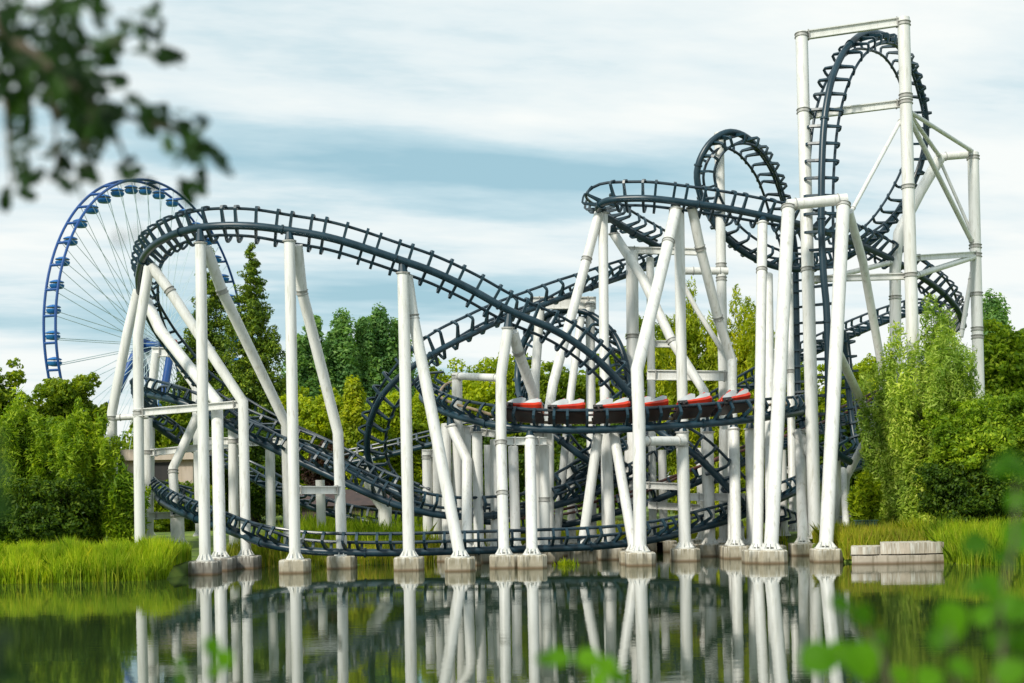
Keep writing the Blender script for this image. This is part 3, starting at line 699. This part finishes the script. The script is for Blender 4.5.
for s in (-1, 1):
    for d in (-1, 1):
        b = MB(); a_ = hub+ax*2.3*s; c_ = Vector((hub.x, hub.y, gz))+ax*(2.6 if d > 0 else 5.5)*s+rad*11*d
        b.tube([a_, c_], [.42, .6], 12); b.build('leg', M['blue'], wroot, True)

# ------------------------------------------------------------------ vegetation
def leaf_cloud(name, mat, centers, radii, n, size, parent, seed, elong=1.5, up_bias=.35, droop=0.0):
    """n leaves scattered round clump centres; each leaf is a folded four sided blade"""
    r = np.random.default_rng(seed); centers = np.array(centers); radii = np.array(radii)
    wgt = radii.prod(1)**(2/3); k = r.choice(len(centers), n, p=wgt/wgt.sum())
    d = r.normal(size=(n, 3)); d /= np.linalg.norm(d, axis=1)[:, None]
    rr = r.uniform(.35, 1.0, n)**.6
    c = centers[k]+d*radii[k]*rr[:, None]
    nrm = d*.8+r.normal(size=(n, 3))*.6; nrm[:, 2] += up_bias; nrm /= np.linalg.norm(nrm, axis=1)[:, None]
    t = r.normal(size=(n, 3)); t[:, 2] -= droop*3
    t -= nrm*(t*nrm).sum(1)[:, None]; t /= np.linalg.norm(t, axis=1)[:, None]
    b = np.cross(nrm, t); s = size*r.uniform(.6, 1.35, n)
    l = (s*elong)[:, None]; w_ = s[:, None]
    V = np.stack([c-t*l*.5, c+b*w_*.42+nrm*w_*.12, c+t*l*.5, c-b*w_*.42+nrm*w_*.12], 1).reshape(-1, 3)
    Fc = np.arange(4*n).reshape(n, 4)
    return obj_from_arrays(name, V, Fc, mat, parent)
def clumps(r, blobs, per, rel=.32, flat=.85):
    cs, rs = [], []
    for (c, R_) in blobs:
        for i in range(per):
            d = r.normal(size=3); d /= np.linalg.norm(d)
            q_ = r.uniform(.45, 1.0)
            cs.append(np.array(c)+d*np.array(R_)*q_*.86)
            s = rel*np.mean(R_)*r.uniform(.6, 1.35); rs.append([s, s, s*flat])
    return cs, rs
def tree(label, px, ptop, Y, wpx, mat, seed, shape='round', n=9000, leaf=.26, name='broadleaf_tree', zbase=None, pbot=None, droop=0., rel=.3, group=None, trunk=True, cat='tree'):
    r = np.random.default_rng(seed)
    top = P(px, ptop, Y); g = zbase if zbase is not None else float(ground_z(np.array([top.x]), np.array([Y]))[0])
    base = PZ(px, Y, g); hgt = top.z-g; W = wpx/F*Y/2
    zb = P(px, pbot, Y).z-g if pbot else hgt*.10
    root = empty(name, base, label, cat, group)
    cz = g+(hgt+zb)/2; hz = (hgt-zb)/2
    blobs = []
    if shape == 'round':
        W *= 1.12
        cs, rs = clumps(r, [((base.x, Y, cz-hz*.06), (W*.86, W*.7, hz*.90))], 150, .17)
        for i in range(13):
            an = i*2.399; t_ = r.uniform(-.75, .8)
            k = math.sqrt(max(.05, 1-t_*t_))*.72
            c1, r1 = clumps(r, [((base.x+math.cos(an)*W*k, Y+math.sin(an)*W*k*.8, cz+t_*hz*.78), (W*r.uniform(.24, .40), W*.34, hz*r.uniform(.18, .28)))], 16, .30)
            cs += c1; rs += r1
        cs.append([base.x, Y, cz-hz*.15]); rs.append([W*.7, W*.55, hz*.75]); cs.append([base.x, Y, cz-hz*.55]); rs.append([W*.75, W*.5, hz*.45])
    elif shape == 'poplar':
        cs, rs = [], []
        for i in range(150):
            t_ = r.uniform(0, 1); k = math.sin(math.pi*min(1, .12+t_*.86))**.55*W*(1-.35*t_)
            an = r.uniform(0, 6.283); q_ = r.uniform(.3, 1)
            cs.append([base.x+math.cos(an)*k*q_, Y+math.sin(an)*k*q_, g+zb+t_*(hgt-zb)*.97]); s = W*.26*r.uniform(.7, 1.3); rs.append([s, s, s*1.9])
        cs.append([base.x, Y, g+hgt-.5]); rs.append([W*.12, W*.12, .8])
    elif shape == 'cone':
        cs, rs = [], []
        nl = 46
        for i in range(nl):
            t_ = i/nl; k = W*(1-t_)**.85*r.uniform(.8, 1.12)+.10; z = g+zb+t_*(hgt-zb)
            for j in range(max(3, int(8*(1-t_))+3)):
                z = g+zb+min(.985, t_+r.uniform(-.02, .02))*(hgt-zb)
                an = r.uniform(0, 6.283)
                for q_ in (.35, .65, .95):
                    cs.append([base.x+math.cos(an)*k*q_, Y+math.sin(an)*k*q_, z-k*q_*.32+(.25 if q_ > .9 else 0)]); s = .15*W*(1-t_*.7)*r.uniform(.7, 1.3); rs.append([s*1.1, s*1.1, s*.9])
            cs.append([base.x, Y, z]); rs.append([k*.62, k*.62, .35])
        cs.append([base.x, Y, g+hgt-.5]); rs.append([.12, .12, .7])
    elif shape == 'feather':
        cs, rs = [], []
        nst = 24
        for i in range(nst):
            an = r.uniform(0, 6.283); k = W*r.uniform(.1, .95); hh = hgt*(1-.34*(k/W)**1.8)*r.uniform(.82, 1)
            if i == 0: k = 0; hh = hgt
            for j in range(16):
                t_ = (j+1)/16
                if g+hh*t_ < g+zb*.6: continue
                s = W*(.17-.08*t_)*r.uniform(.7, 1.3)
                for q_ in range(2):
                    cs.append([base.x+math.cos(an)*k*(.35+.65*t_)+r.normal()*W*.07, Y+math.sin(an)*k*(.35+.65*t_)+r.normal()*W*.07, g+hh*t_]); rs.append([s, s, s*2.1])
    if shape in ('round', 'poplar'): n = int(n*2.6); leaf *= .84
    leaf_cloud('crown', mat, cs, rs, n, leaf, root, seed+1, {'feather': 3.6, 'cone': 2.3}.get(shape, 1.7), .35, droop)
    if trunk:
        b = MB(); tr = max(.12, hgt*.018)
        b.tube([base-Vector((0, 0, .3)), base+Vector((.1, 0, hgt*.3)), base+Vector((-.1, .1, hgt*.6)), base+Vector((0, 0, hgt*.7))], [tr, tr*.8, tr*.5, tr*.15], 10)
        for i in range(9):
            an = i*2.4+seed; z0 = hgt*(.14+.055*i); L_ = W*.5*(1-.05*i)*(.5 if shape in ('poplar', 'cone') else 1)
            s0 = base+Vector((0, 0, z0)); d = Vector((math.cos(an), math.sin(an), .75))
            b.tube([s0, s0+d*L_*.5, s0+d*L_+Vector((0, 0, L_*.15))], [tr*.42, tr*.28, tr*.08], 6)
        b.build('trunk', M['bark'], root, True)
    return root
T_ = tree
G1 = 'trees behind the lake'
# left group
T_('rounded dark green tree at the left picture edge, tallest of its clump', 5, 341, 118, 62, M['leaf_mid'], 11, group=G1)
T_('broad green tree crowding below the ferris wheel rim', 62, 354, 108, 98, M['leaf_mid'], 12, n=15000, group=G1)
T_('darker green tree between the broad tree and the left bend posts', 104, 424, 104, 56, M['leaf_dark'], 13, group=G1)
T_('green tree behind the left bend posts, seen through the white frames', 165, 385, 125, 70, M['leaf_mid'], 14, group=G1)
T_('pale feathery willow bush at the far left above the reeds', 22, 396, 84, 100, M['leaf_fresh'], 15, 'feather', 60000, .10, 'willow_bush', group=G1, rel=.3, cat='bush')
T_('pale feathery willow bush with a pointed middle left of the first white post', 84, 406, 82, 90, M['leaf_fresh'], 16, 'feather', 60000, .10, 'willow_bush', group=G1, cat='bush')
T_('low dark shrub under the willow bushes at the left above the reeds', 45, 470, 79, 120, M['leaf_dark'], 17, 'round', 9000, .18, 'shrub', group=G1, pbot=548, cat='shrub')
T_('leafy bush climbing around the feet of the first white posts', 126, 470, 80.5, 60, M['leaf_fresh'], 18, 'feather', 8000, .15, 'shrub', group=G1, cat='shrub')
# conifers
T_('tall dark spruce with a sharp tip right of the tallest left post', 256, 243, 132, 120, M['leaf_conifer'], 21, 'cone', 120000, .15, 'spruce_tree', group=G1)
T_('tall spruce half hidden behind the left crest post', 214, 246, 138, 112, M['leaf_conifer'], 22, 'cone', 105000, .155, 'spruce_tree', group=G1)
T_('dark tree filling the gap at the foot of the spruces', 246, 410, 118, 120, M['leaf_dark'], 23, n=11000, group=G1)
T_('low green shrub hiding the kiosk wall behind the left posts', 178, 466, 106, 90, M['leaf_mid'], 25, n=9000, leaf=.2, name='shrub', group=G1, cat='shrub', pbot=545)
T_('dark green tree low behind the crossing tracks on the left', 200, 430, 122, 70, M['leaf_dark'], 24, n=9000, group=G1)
# poplars
for i, (x, t_, w_) in enumerate(((300, 340, 34), (318, 322, 36), (345, 316, 40), (366, 322, 32), (383, 313, 42), (402, 322, 34), (334, 335, 36))):
    T_('blue green poplar ' + ('at the spruce end of the row, beside the kinked brace', 'second in the row, partly behind the kinked brace', 'standing tallest in the middle of the row', 'slim in a dip of the row', 'last fully clear of the falling hill post', 'partly hidden by the falling hill post', 'shorter in front of the tall middle poplar')[i],
       x, t_, 168+2*i, w_*1.45, M['leaf_poplar'], 31+i, 'poplar', 6500, .36, 'poplar_tree', group='row of poplars behind the hill')
T_('bright lime round tree right of the kinked hill brace', 322, 366, 128, 84, M['leaf_bright'], 41, n=12000, group=G1)
T_('slender golden tree standing left of the side loop', 357, 384, 118, 44, M['leaf_yellow'], 42, 'poplar', 6000, .24, group=G1)
T_('lime green tree filling the side loop of the climbing track', 400, 368, 124, 84, M['leaf_bright'], 43, n=11000, group=G1)
T_('bright green tree beyond the bend right of the falling hill brace', 455, 338, 130, 92, M['leaf_bright'], 44, n=12000, group=G1)
T_('bright green tree behind the kinked centre left post', 505, 330, 126, 80, M['leaf_bright'], 45, n=11000, group=G1)
T_('green tree behind the hoop of track above the first cars', 560, 338, 124, 84, M['leaf_mid'], 46, n=11000, group=G1)
T_('small green tree top showing right of the hoop of track', 612, 322, 135, 46, M['leaf_bright'], 47, n=9000, group=G1)
T_('low purple leaved shrub left of the side loop', 326, 424, 112, 44, M['leaf_purple'], 48, n=6000, leaf=.2, name='shrub', group=G1, cat='shrub')
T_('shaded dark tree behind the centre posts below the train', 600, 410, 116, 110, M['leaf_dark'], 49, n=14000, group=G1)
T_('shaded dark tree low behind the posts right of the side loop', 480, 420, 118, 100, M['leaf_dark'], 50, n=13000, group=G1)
T_('dark green tree top behind the wide box post', 655, 300, 138, 70, M['leaf_mid'], 51, n=9000, group=G1)
# right middle
T_('golden green weeping willow right of the bent centre post', 692, 288, 118, 96, M['leaf_yellow'], 61, 'feather', 60000, .15, 'willow_tree', droop=.6, group=G1)
T_('golden green weeping willow left of the paired straight posts', 744, 292, 116, 96, M['leaf_yellow'], 62, 'feather', 60000, .15, 'willow_tree', droop=.6, group=G1)
T_('dark green tree behind the gantry posts', 785, 335, 128, 84, M['leaf_mid'], 63, n=10000, group=G1)
T_('rounded bright tree right of the gantry brace', 862, 330, 122, 84, M['leaf_bright'], 64, n=12000, group=G1)
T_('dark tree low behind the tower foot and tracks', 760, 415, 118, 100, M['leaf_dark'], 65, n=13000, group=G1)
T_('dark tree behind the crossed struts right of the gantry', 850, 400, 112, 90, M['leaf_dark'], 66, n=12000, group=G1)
T_('tall bluish green tree behind the tower rear post', 998, 300, 118, 60, M['leaf_poplar'], 67, 'poplar', 12000, .25, group=G1)
T_('bright tree crown at the right picture edge', 1020, 288, 100, 84, M['leaf_fresh'], 68, n=12000, group=G1)
# right foreground
T_('tall feathery silver green willow in front of the white tower feet', 932, 306, 80.5, 132, M['leaf_willow'], 71, 'feather', 110000, .09, 'willow_tree', droop=.2, group=G1, pbot=525)
T_('slender pale willow leaning beside the crossed struts', 888, 372, 82, 62, M['leaf_willow'], 72, 'feather', 34000, .09, 'willow_tree', group=G1, pbot=525)
T_('dark leafy alder at the right bank behind the reeds', 985, 372, 76, 124, M['leaf_fresh'], 73, n=24000, leaf=.17, pbot=532, group=G1, rel=.24)
T_('deep green bush under the alder beside the quay grass', 972, 440, 75, 104, M['leaf_dark'], 74, n=12000, leaf=.15, pbot=538, group=G1, name='bush', cat='bush')
T_('bright small sapling beside the green cabinet', 866, 470, 79, 36, M['leaf_bright'], 75, 'feather', 6000, .13, 'sapling', group=G1, cat='sapling')

# far woodland: a dense belt that reads as one mass
r = np.random.default_rng(99); cs = []; rs = []
for i in range(2600):
    x = r.uniform(-160, 170); y = r.uniform(176, 206)
    h = 11+6.5*math.exp(-((x-22)/38)**2)+2.0*math.sin(x*.13)+1.5*math.sin(x*.41+1)+r.normal()*.5
    cs.append([x, y, 1+h*r.uniform(.03, .97)]); rs.append([2.0, 2.0, 1.5])
tag(leaf_cloud('woodland', M['leaf_mid'], cs, rs, 150000, .6, None, 5), 'dense dark belt of far-off woodland closing the view', None, None, 'stuff')

# reeds and bank grass
def blades(name, label, mat, sampler, n, hmin, hmax, width, seed, lean=.25):
    r = np.random.default_rng(seed); X, Y = sampler(r, n); Z = np.maximum(ground_z(X, Y), -.15)
    h = r.uniform(hmin, hmax, n)*(.86+.16*np.sin(X*2.1+Y*.9)*np.sin(X*.73+2)+.09*np.sin(X*6.3+Y*2.7)+r.normal(0, .07, n)); an = r.uniform(0, 6.283, n); dx, dy = np.cos(an), np.sin(an)
    ln = r.normal(0, lean, n)*h; la = r.uniform(0, 6.283, n); lx, ly = np.cos(la)*ln, np.sin(la)*ln
    w_ = width*r.uniform(.6, 1.3, n)
    def pt(a, t, s): return np.stack([X+lx*t*t+dx*w_*s, Y+ly*t*t+dy*w_*s, Z+h*t], 1)
    V = np.stack([pt(0, 0, -1), pt(0, 0, 1), pt(0, .55, .8), pt(0, 1, .05), pt(0, .55, -.8)], 1).reshape(-1, 3)
    o = obj_from_arrays(name, V, np.arange(5*n).reshape(n, 5), mat, None, 5)
    return tag(o, label, None, None, 'stuff')
def s_left(r, n):
    X = r.uniform(-29, -16.7, n); d = r.uniform(-.35, 5.5, n)**1; return X, shore(X)+d
def hmod(X): return 1
blades('reeds', 'tall bright green reeds along the left bank', M['reed'], s_left, 42000, .75, 1.42, .024, 81, .26)
def s_right(r, n):
    X = r.uniform(21.0, 30, n); return X, shore(X)+r.uniform(-.3, 6, n)
blades('reeds', 'tall green reeds along the right bank beside the quay wall', M['reed'], s_right, 30000, .7, 1.6, .024, 82, .28)
def s_q(r, n):
    X = r.uniform(16.6, 21.9, n); return X, r.uniform(71.2, 79, n)
blades('grass', 'yellow green long grass growing on top of the quay', M['drygrass'], s_q, 22000, .35, 1.35, .02, 83, .3)
def s_mid(r, n):
    X = r.uniform(-16, 16, n); return X, shore(X)+r.uniform(-.3, 12, n)
blades('grass', 'long yellow green grass on the bank behind the footings', M['drygrass'], s_mid, 42000, .3, 1.1, .025, 84, .22)
def s_mid2(r, n):
    X = r.uniform(-14, 2, n); return X, shore(X)+r.uniform(3, 20, n)
blades('grass', 'bright green undergrowth behind the left footings', M['reed'], s_mid2, 30000, .6, 1.9, .03, 85, .25)
tf = PZ(566, 73.5, 0)
rt = np.random.default_rng(4)
tuft = blades('reed_tuft', 'small bright green tuft growing from the water in front of the centre footings', M['leaf_bright'], lambda r, n: (tf.x+r.normal(0, .25, n), tf.y+r.normal(0, .12, n)), 260, .2, .62, .03, 86, .35)
del tuft['kind']; tuft['category'] = 'plant'
for v in (0,): pass

# ------------------------------------------------------------------ quay wall, cabinets, kiosk
def block(b, x0, x1, y0, y1, z0, z1, bev=.03):
    b.box(((x0+x1)/2, (y0+y1)/2, (z0+z1)/2), ((x1-x0)/2, (y1-y0)/2, (z1-z0)/2))
a0 = PZ(850, 70, 0).x; a1 = PZ(942, 70, 0).x
root = empty('quay_wall', Vector(((a0+a1)/2, 70, 0)), 'pale stepped concrete quay wall at the right waterline', 'wall')
def block(b, x0, x1, y0, y1, z0, z1):
    sk = (y1-y0)*.26; n0 = 14; vs = []                        # the far side follows the curve of the bank
    for k in range(n0+1):
        t = k/n0; x = x0+(x1-x0)*t; bow = .22*math.sin(t*math.pi)+.03*math.sin(t*17)
        vs += [(x, y0-bow, z0), (x, y0-bow, z1+.012*math.sin(t*23)), (x+sk, y1, z1), (x+sk, y1, z0)]
    fs = []
    for k in range(n0):
        a_ = k*4
        for m_ in range(4): fs.append((a_+m_, a_+4+m_, a_+4+(m_+1) % 4, a_+(m_+1) % 4))
    fs += [(0, 1, 2, 3), tuple(n0*4+m_ for m_ in (3, 2, 1, 0))]
    b.add(vs, fs)
b = MB(); block(b, a0, a1, 69.6, 71.2, -1, .40); b.build('lower_course', M['quay'], root)
b = MB(); am = PZ(879, 70, 0).x; block(b, am, a1+.1, 69.72, 71.6, .47, 1.0); b.build('upper_course', M['quay'], root)
b = MB(); block(b, a0, am-.01, 69.75, 71.4, .47, .84); b.build('low_course', M['quay'], root)
b = MB(); block(b, a0+.02, a1-.02, 69.95, 71.1, .40, .47); b.build('joint', M['darkconcrete'], root)
def boxthing(name, label, cat, px, py0, py1, wpx, Y, mat, roof=None):
    t = P(px, py0, Y); g = float(ground_z(np.array([t.x]), np.array([Y]))[0]); W = wpx/F*Y
    root = empty(name, Vector((t.x, Y, g)), label, cat)
    b = MB(); b.box((t.x, Y, (t.z+g)/2), (W/2, .3, (t.z-g)/2)); b.build('body', mat, root)
    b = MB(); b.box((t.x, Y, t.z+.03), (W/2+.05, .35, .03)); b.build('lid', mat, root)
    for s in (-1, 1):
        b = MB(); b.box((t.x+s*W/4, Y-.315, (t.z+g)/2), (W/4-.03, .015, (t.z-g)/2-.08)); d = b.build('door', mat, root)
        c_ = MB(); c_.box((t.x+s*.06, Y-.34, (t.z+g)/2), (.015, .02, .09)); c_.build('handle', M['black'], d)
boxthing('utility_cabinet', 'dark green utility cabinet beside the grass on the quay', 'cabinet', 866, 521, 545, 20, 78, M['cabinet'])
boxthing('utility_cabinet', 'narrow grey cabinet behind the right gantry footing', 'cabinet', 845, 517, 545, 8, 80, M['greybox'])
# small kiosk behind the left posts
k = P(140, 457, 112); g = 1.2
root = empty('kiosk', Vector((k.x, 112, g)), 'low pale kiosk with a dark opening behind the left posts', 'kiosk')
b = MB(); b.box((k.x+.5, 112, (k.z+g)/2), (4.2, 2.5, (k.z-g)/2)); b.build('wall', M['plaster'], root)
b = MB(); b.box((k.x+.5, 111.9, k.z+.1), (5.0, 2.9, .42)); b.build('roof', M['plaster'], root)
b = MB(); b.box((k.x+2.2, 109.48, k.z-1.3), (1.3, .05, .8)); b.build('opening', M['black'], root)
b = MB(); b.add([(k.x+.9, 109.4, k.z-2.2), (k.x+4, 109.4, k.z-2.2), (k.x+4, 108.6, k.z-2.7), (k.x+.9, 108.6, k.z-2.7), (k.x+.9, 109.4, k.z-2.28), (k.x+4, 109.4, k.z-2.28), (k.x+4, 108.6, k.z-2.78), (k.x+.9, 108.6, k.z-2.78)],
      [(0, 1, 2, 3), (7, 6, 5, 4), (0, 4, 5, 1), (1, 5, 6, 2), (2, 6, 7, 3), (3, 7, 4, 0)]); b.build('awning', M['yellow'], root)
u = P(104, 476, 104); root = empty('parasol', Vector((u.x, 104, 1.1)), 'small orange parasol among the bushes left of the first white post', 'parasol')
b = MB(); b.tube([(u.x, 104, 1.1), (u.x, 104, u.z+.2)], .03, 6); b.build('pole', M['flange'], root)
b = MB(); lathe(b, [(1.1, u.z-.5), (.75, u.z-.25), (.35, u.z), (.05, u.z+.12)], 8, Vector((u.x, 104, 0))); b.build('canopy', M['orange'], root)
s_ = P(350, 492, 108); root = empty('shed', Vector((s_.x, 108, 1.2)), 'low dark roofed shed behind the posts left of the side loop', 'shed')
b = MB(); b.box((s_.x, 108, 2.0), (3.4, 2, .9)); b.build('wall', M['darkroof'], root)
b = MB(); zr = 2.9
b.add([(s_.x-3.9, 105.6, zr), (s_.x+3.9, 105.6, zr), (s_.x+3.9, 110.4, zr), (s_.x-3.9, 110.4, zr), (s_.x-3.9, 108, zr+1.2), (s_.x+3.9, 108, zr+1.2)], [(0, 1, 5, 4), (3, 4, 5, 2), (0, 4, 3), (1, 2, 5), (0, 3, 2, 1)])
b.build('roof', M['darkroof'], root)

# ------------------------------------------------------------------ near foliage, out of focus
def oak_leaf():
    pts = [(0, 0)]
    prof = [(.10, .08), (.22, .20), (.16, .30), (.30, .42), (.20, .52), (.32, .66), (.20, .76), (.22, .88), (.08, .98)]
    R_ = [(x, y) for x, y in prof]; L_ = [(-x, y) for x, y in reversed(prof)]
    return [(0, 0)]+R_+[(0, 1.02)]+L_
def round_leaf():
    return [(0, 0), (.22, .06), (.40, .24), (.45, .46), (.34, .70), (.16, .90), (0, 1.0), (-.16, .90), (-.34, .70), (-.45, .46), (-.40, .24), (-.22, .06)]
def leaf_mesh(b, c, s, t, n, outline):
    t = t.normalized(); n = (n-t*n.dot(t)).normalized(); x = t.cross(n)
    vs = [c+(x*px+t*py+n*(abs(px)*.35-.1*py*py))*s for px, py in outline]
    mid = c+t*s*.5
    k = len(vs); b.add(vs+[mid], [(i, (i+1) % k, k) for i in range(k)])
rr = random.Random(5)
oroot = empty('oak_tree', Vector((-3.6, 1.6, 2.55)), 'oak bough hanging out of focus into the upper left of the view', 'tree')
b = MB(); b.tube([(-3.6, 1.6, 2.4), (-3.55, 1.7, 4.2), (-3.3, 1.9, 5.6), (-3.2, 2.1, 7.5)], [.22, .18, .14, .08], 12)
b.tube([(-3.4, 1.85, 5.2), (-2.5, 2.5, 5.5), P(-150, -60, 3.1)], [.09, .05, .03], 8)
b.build('trunk', M['bark'], oroot, True)
lb = MB(); tw = MB()
clus = [(20,20),(8,45),(5,75),(15,95),(45,12),(65,8),(88,4),(40,35),(62,35),(45,60),(58,78),(75,60),(30,75),(30,105),(95,48),(112,43),(130,33),(144,22),(150,38),(38,122),(62,100),(82,88),(75,112),(92,120),(98,138),(78,135),(60,150),(54,168),(86,160),(84,178),(100,100),(118,88),(132,105),(138,85),(148,122),(145,108),
        (118,150),(130,162),(136,176),(126,178),(168,132),(178,122),(203,138),(196,128),(198,160),(212,168),(190,150),(205,150),(15,170),(12,190),(20,150),(30,142),(155,60),(165,50),(187,178),(70,22),(28,3),(3,5),(3,120),(110,70),(90,75),(48,95),(70,75),(20,60),(55,120),(70,150),(108,125)]
knots = [P(-150,-60,3.1), P(-20,10,3.05), P(40,60,3.0), P(95,105,2.95), P(140,120,2.95), P(175,132,2.95), P(205,148,2.95)]
tw.tube(knots, [.03,.017,.013,.010,.007,.005,.003], 6)
for a_, m_, e_ in ((P(-20,10,3.05), P(60,10,3.2), P(95,2,3.25)), (P(40,60,3.0), P(100,48,3.1), P(148,30,3.1)), (P(-20,10,3.05), P(5,100,2.9), P(12,195,2.85)), (P(40,60,3.0), P(55,110,2.9), P(57,168,2.9)), (P(95,105,2.95), P(85,140,2.9), P(85,175,2.9)), (P(95,105,2.95), P(118,140,3), P(132,176,3))):
    tw.tube([a_, m_, e_], [.008, .005, .002], 5)
gaps = [(35,64,82,142),(0,33,107,146),(108,146,62,94),(80,98,52,70),(10,28,0,30),(66,96,12,38),(106,133,106,132),(110,132,142,168)]
clus = [c_ for c_ in clus if not any(a_ <= c_[0] <= b_ and d_ <= c_[1] <= e_ for a_, b_, d_, e_ in gaps)]
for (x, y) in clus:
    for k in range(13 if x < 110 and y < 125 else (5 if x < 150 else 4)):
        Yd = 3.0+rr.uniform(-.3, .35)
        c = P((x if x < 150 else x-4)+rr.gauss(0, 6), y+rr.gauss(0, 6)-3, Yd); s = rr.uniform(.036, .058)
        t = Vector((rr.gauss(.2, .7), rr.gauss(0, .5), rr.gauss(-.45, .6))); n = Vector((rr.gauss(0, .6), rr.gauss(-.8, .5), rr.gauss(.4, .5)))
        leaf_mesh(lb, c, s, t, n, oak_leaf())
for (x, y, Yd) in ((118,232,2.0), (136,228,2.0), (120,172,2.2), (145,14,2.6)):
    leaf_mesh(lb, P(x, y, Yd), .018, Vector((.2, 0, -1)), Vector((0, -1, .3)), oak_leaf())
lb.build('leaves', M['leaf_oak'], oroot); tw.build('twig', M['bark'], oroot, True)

def near_bush(label, gpx, Yg, leaves, stems, mat, outline):
    Yg *= 1.25; g0 = PZ(gpx, Yg, 2.0)
    root = empty('bush', Vector((g0.x, Yg, float(ground_z(np.array([g0.x]), np.array([Yg]))[0]))), label, 'bush', 'bushes close to the camera')
    b = MB()
    for st in stems:
        pts = [Vector((root.location.x+rr.uniform(-.1, .1), root.location.y, root.location.z-.1))]+[P(a_, b_, c_*1.25) for a_, b_, c_ in st]
        m_ = len(pts); b.tube(pts, [.006*(1-.75*i/(m_-1)) for i in range(m_)], 6)
    b.build('stem', M['bark'], root, True)
    b = MB()
    for (x, y, Yd, s, ang) in leaves:
        Yd *= 1.25
        a_ = R(ang); t = Vector((math.cos(a_), rr.uniform(-.25, .25), math.sin(a_))); n = Vector((rr.uniform(-.4, .4), -.75, .65))
        sz = s/F*Yd; t.normalize()
        leaf_mesh(b, P(x, y, Yd)-t*sz*.5, sz, t, n, outline)
    b.build('leaves', mat, root)
    return root
RL = round_leaf()
near_bush('bright leaf sprays out of focus in the lower right corner', 960, 1.9, [
  (822,660,1.9,46,10),(842,655,1.9,34,-8),(862,662,1.85,44,-70),(843,606,1.95,28,-10),(862,617,1.95,28,-50),(950,622,1.85,44,-75),(938,640,1.8,26,-120),(990,592,1.8,42,-60),(976,588,1.8,24,180),(962,670,1.8,30,-20),(1012,672,1.8,36,30),(1000,640,1.9,30,60),
  (985,615,2.1,26,40),(1015,610,1.9,40,10),(1005,560,1.9,34,160),(1020,535,1.9,40,60),(975,545,2.0,30,200),(1012,462,1.7,30,10),(1000,470,1.7,26,170),(1022,474,1.7,26,-10),(930,678,2.0,30,20),(900,676,2.0,26,140),(880,640,2.0,20,60),(1020,640,1.9,30,90),(1018,500,1.9,26,40)],
  [[(985,720,1.85),(1003,650,1.85),(1000,600,1.85),(1015,540,1.88),(1018,455,1.86)],[(960,720,1.85),(955,670,1.82),(950,625,1.83)],[(900,730,1.9),(870,680,1.87),(840,655,1.9)],[(900,730,1.9),(880,650,1.95),(850,606,1.95)]], M['leaf_near'], RL)
near_bush('thin green shoots out of focus along the lower middle edge', 590, 2.1, [
  (560,658,2.1,26,10),(590,661,2.1,30,-10),(608,668,2.1,26,-30),(545,660,2.1,20,170),(620,678,2.1,22,0),(600,680,2.0,24,60)], [[(590,720,2.1),(580,664,2.1)],[(610,720,2.1),(600,670,2.1)]], M['leaf_near'], RL)
near_bush('small green shoots out of focus in front of the first reflected post', 215, 2.1, [
  (212,648,2.1,22,-50),(224,660,2.1,22,-60),(214,672,2.1,16,-100),(180,664,2.3,14,-80),(182,680,2.3,18,-60)], [[(215,720,2.1),(218,662,2.1)],[(190,720,2.2),(182,672,2.3)]], M['leaf_near'], RL)
near_bush('dark green leaves very close at the left picture edge', -30, 1.5, [
  (-8,440,1.3,34,100),(-4,474,1.3,40,60),(-4,505,1.3,34,120),(4,640,1.3,30,60),(-2,662,1.3,42,100),(12,678,1.3,34,20)], [[(-60,720,1.4),(-45,600,1.35),(-30,430,1.3)]], M['leaf_oak'], RL)
print('verts ok')
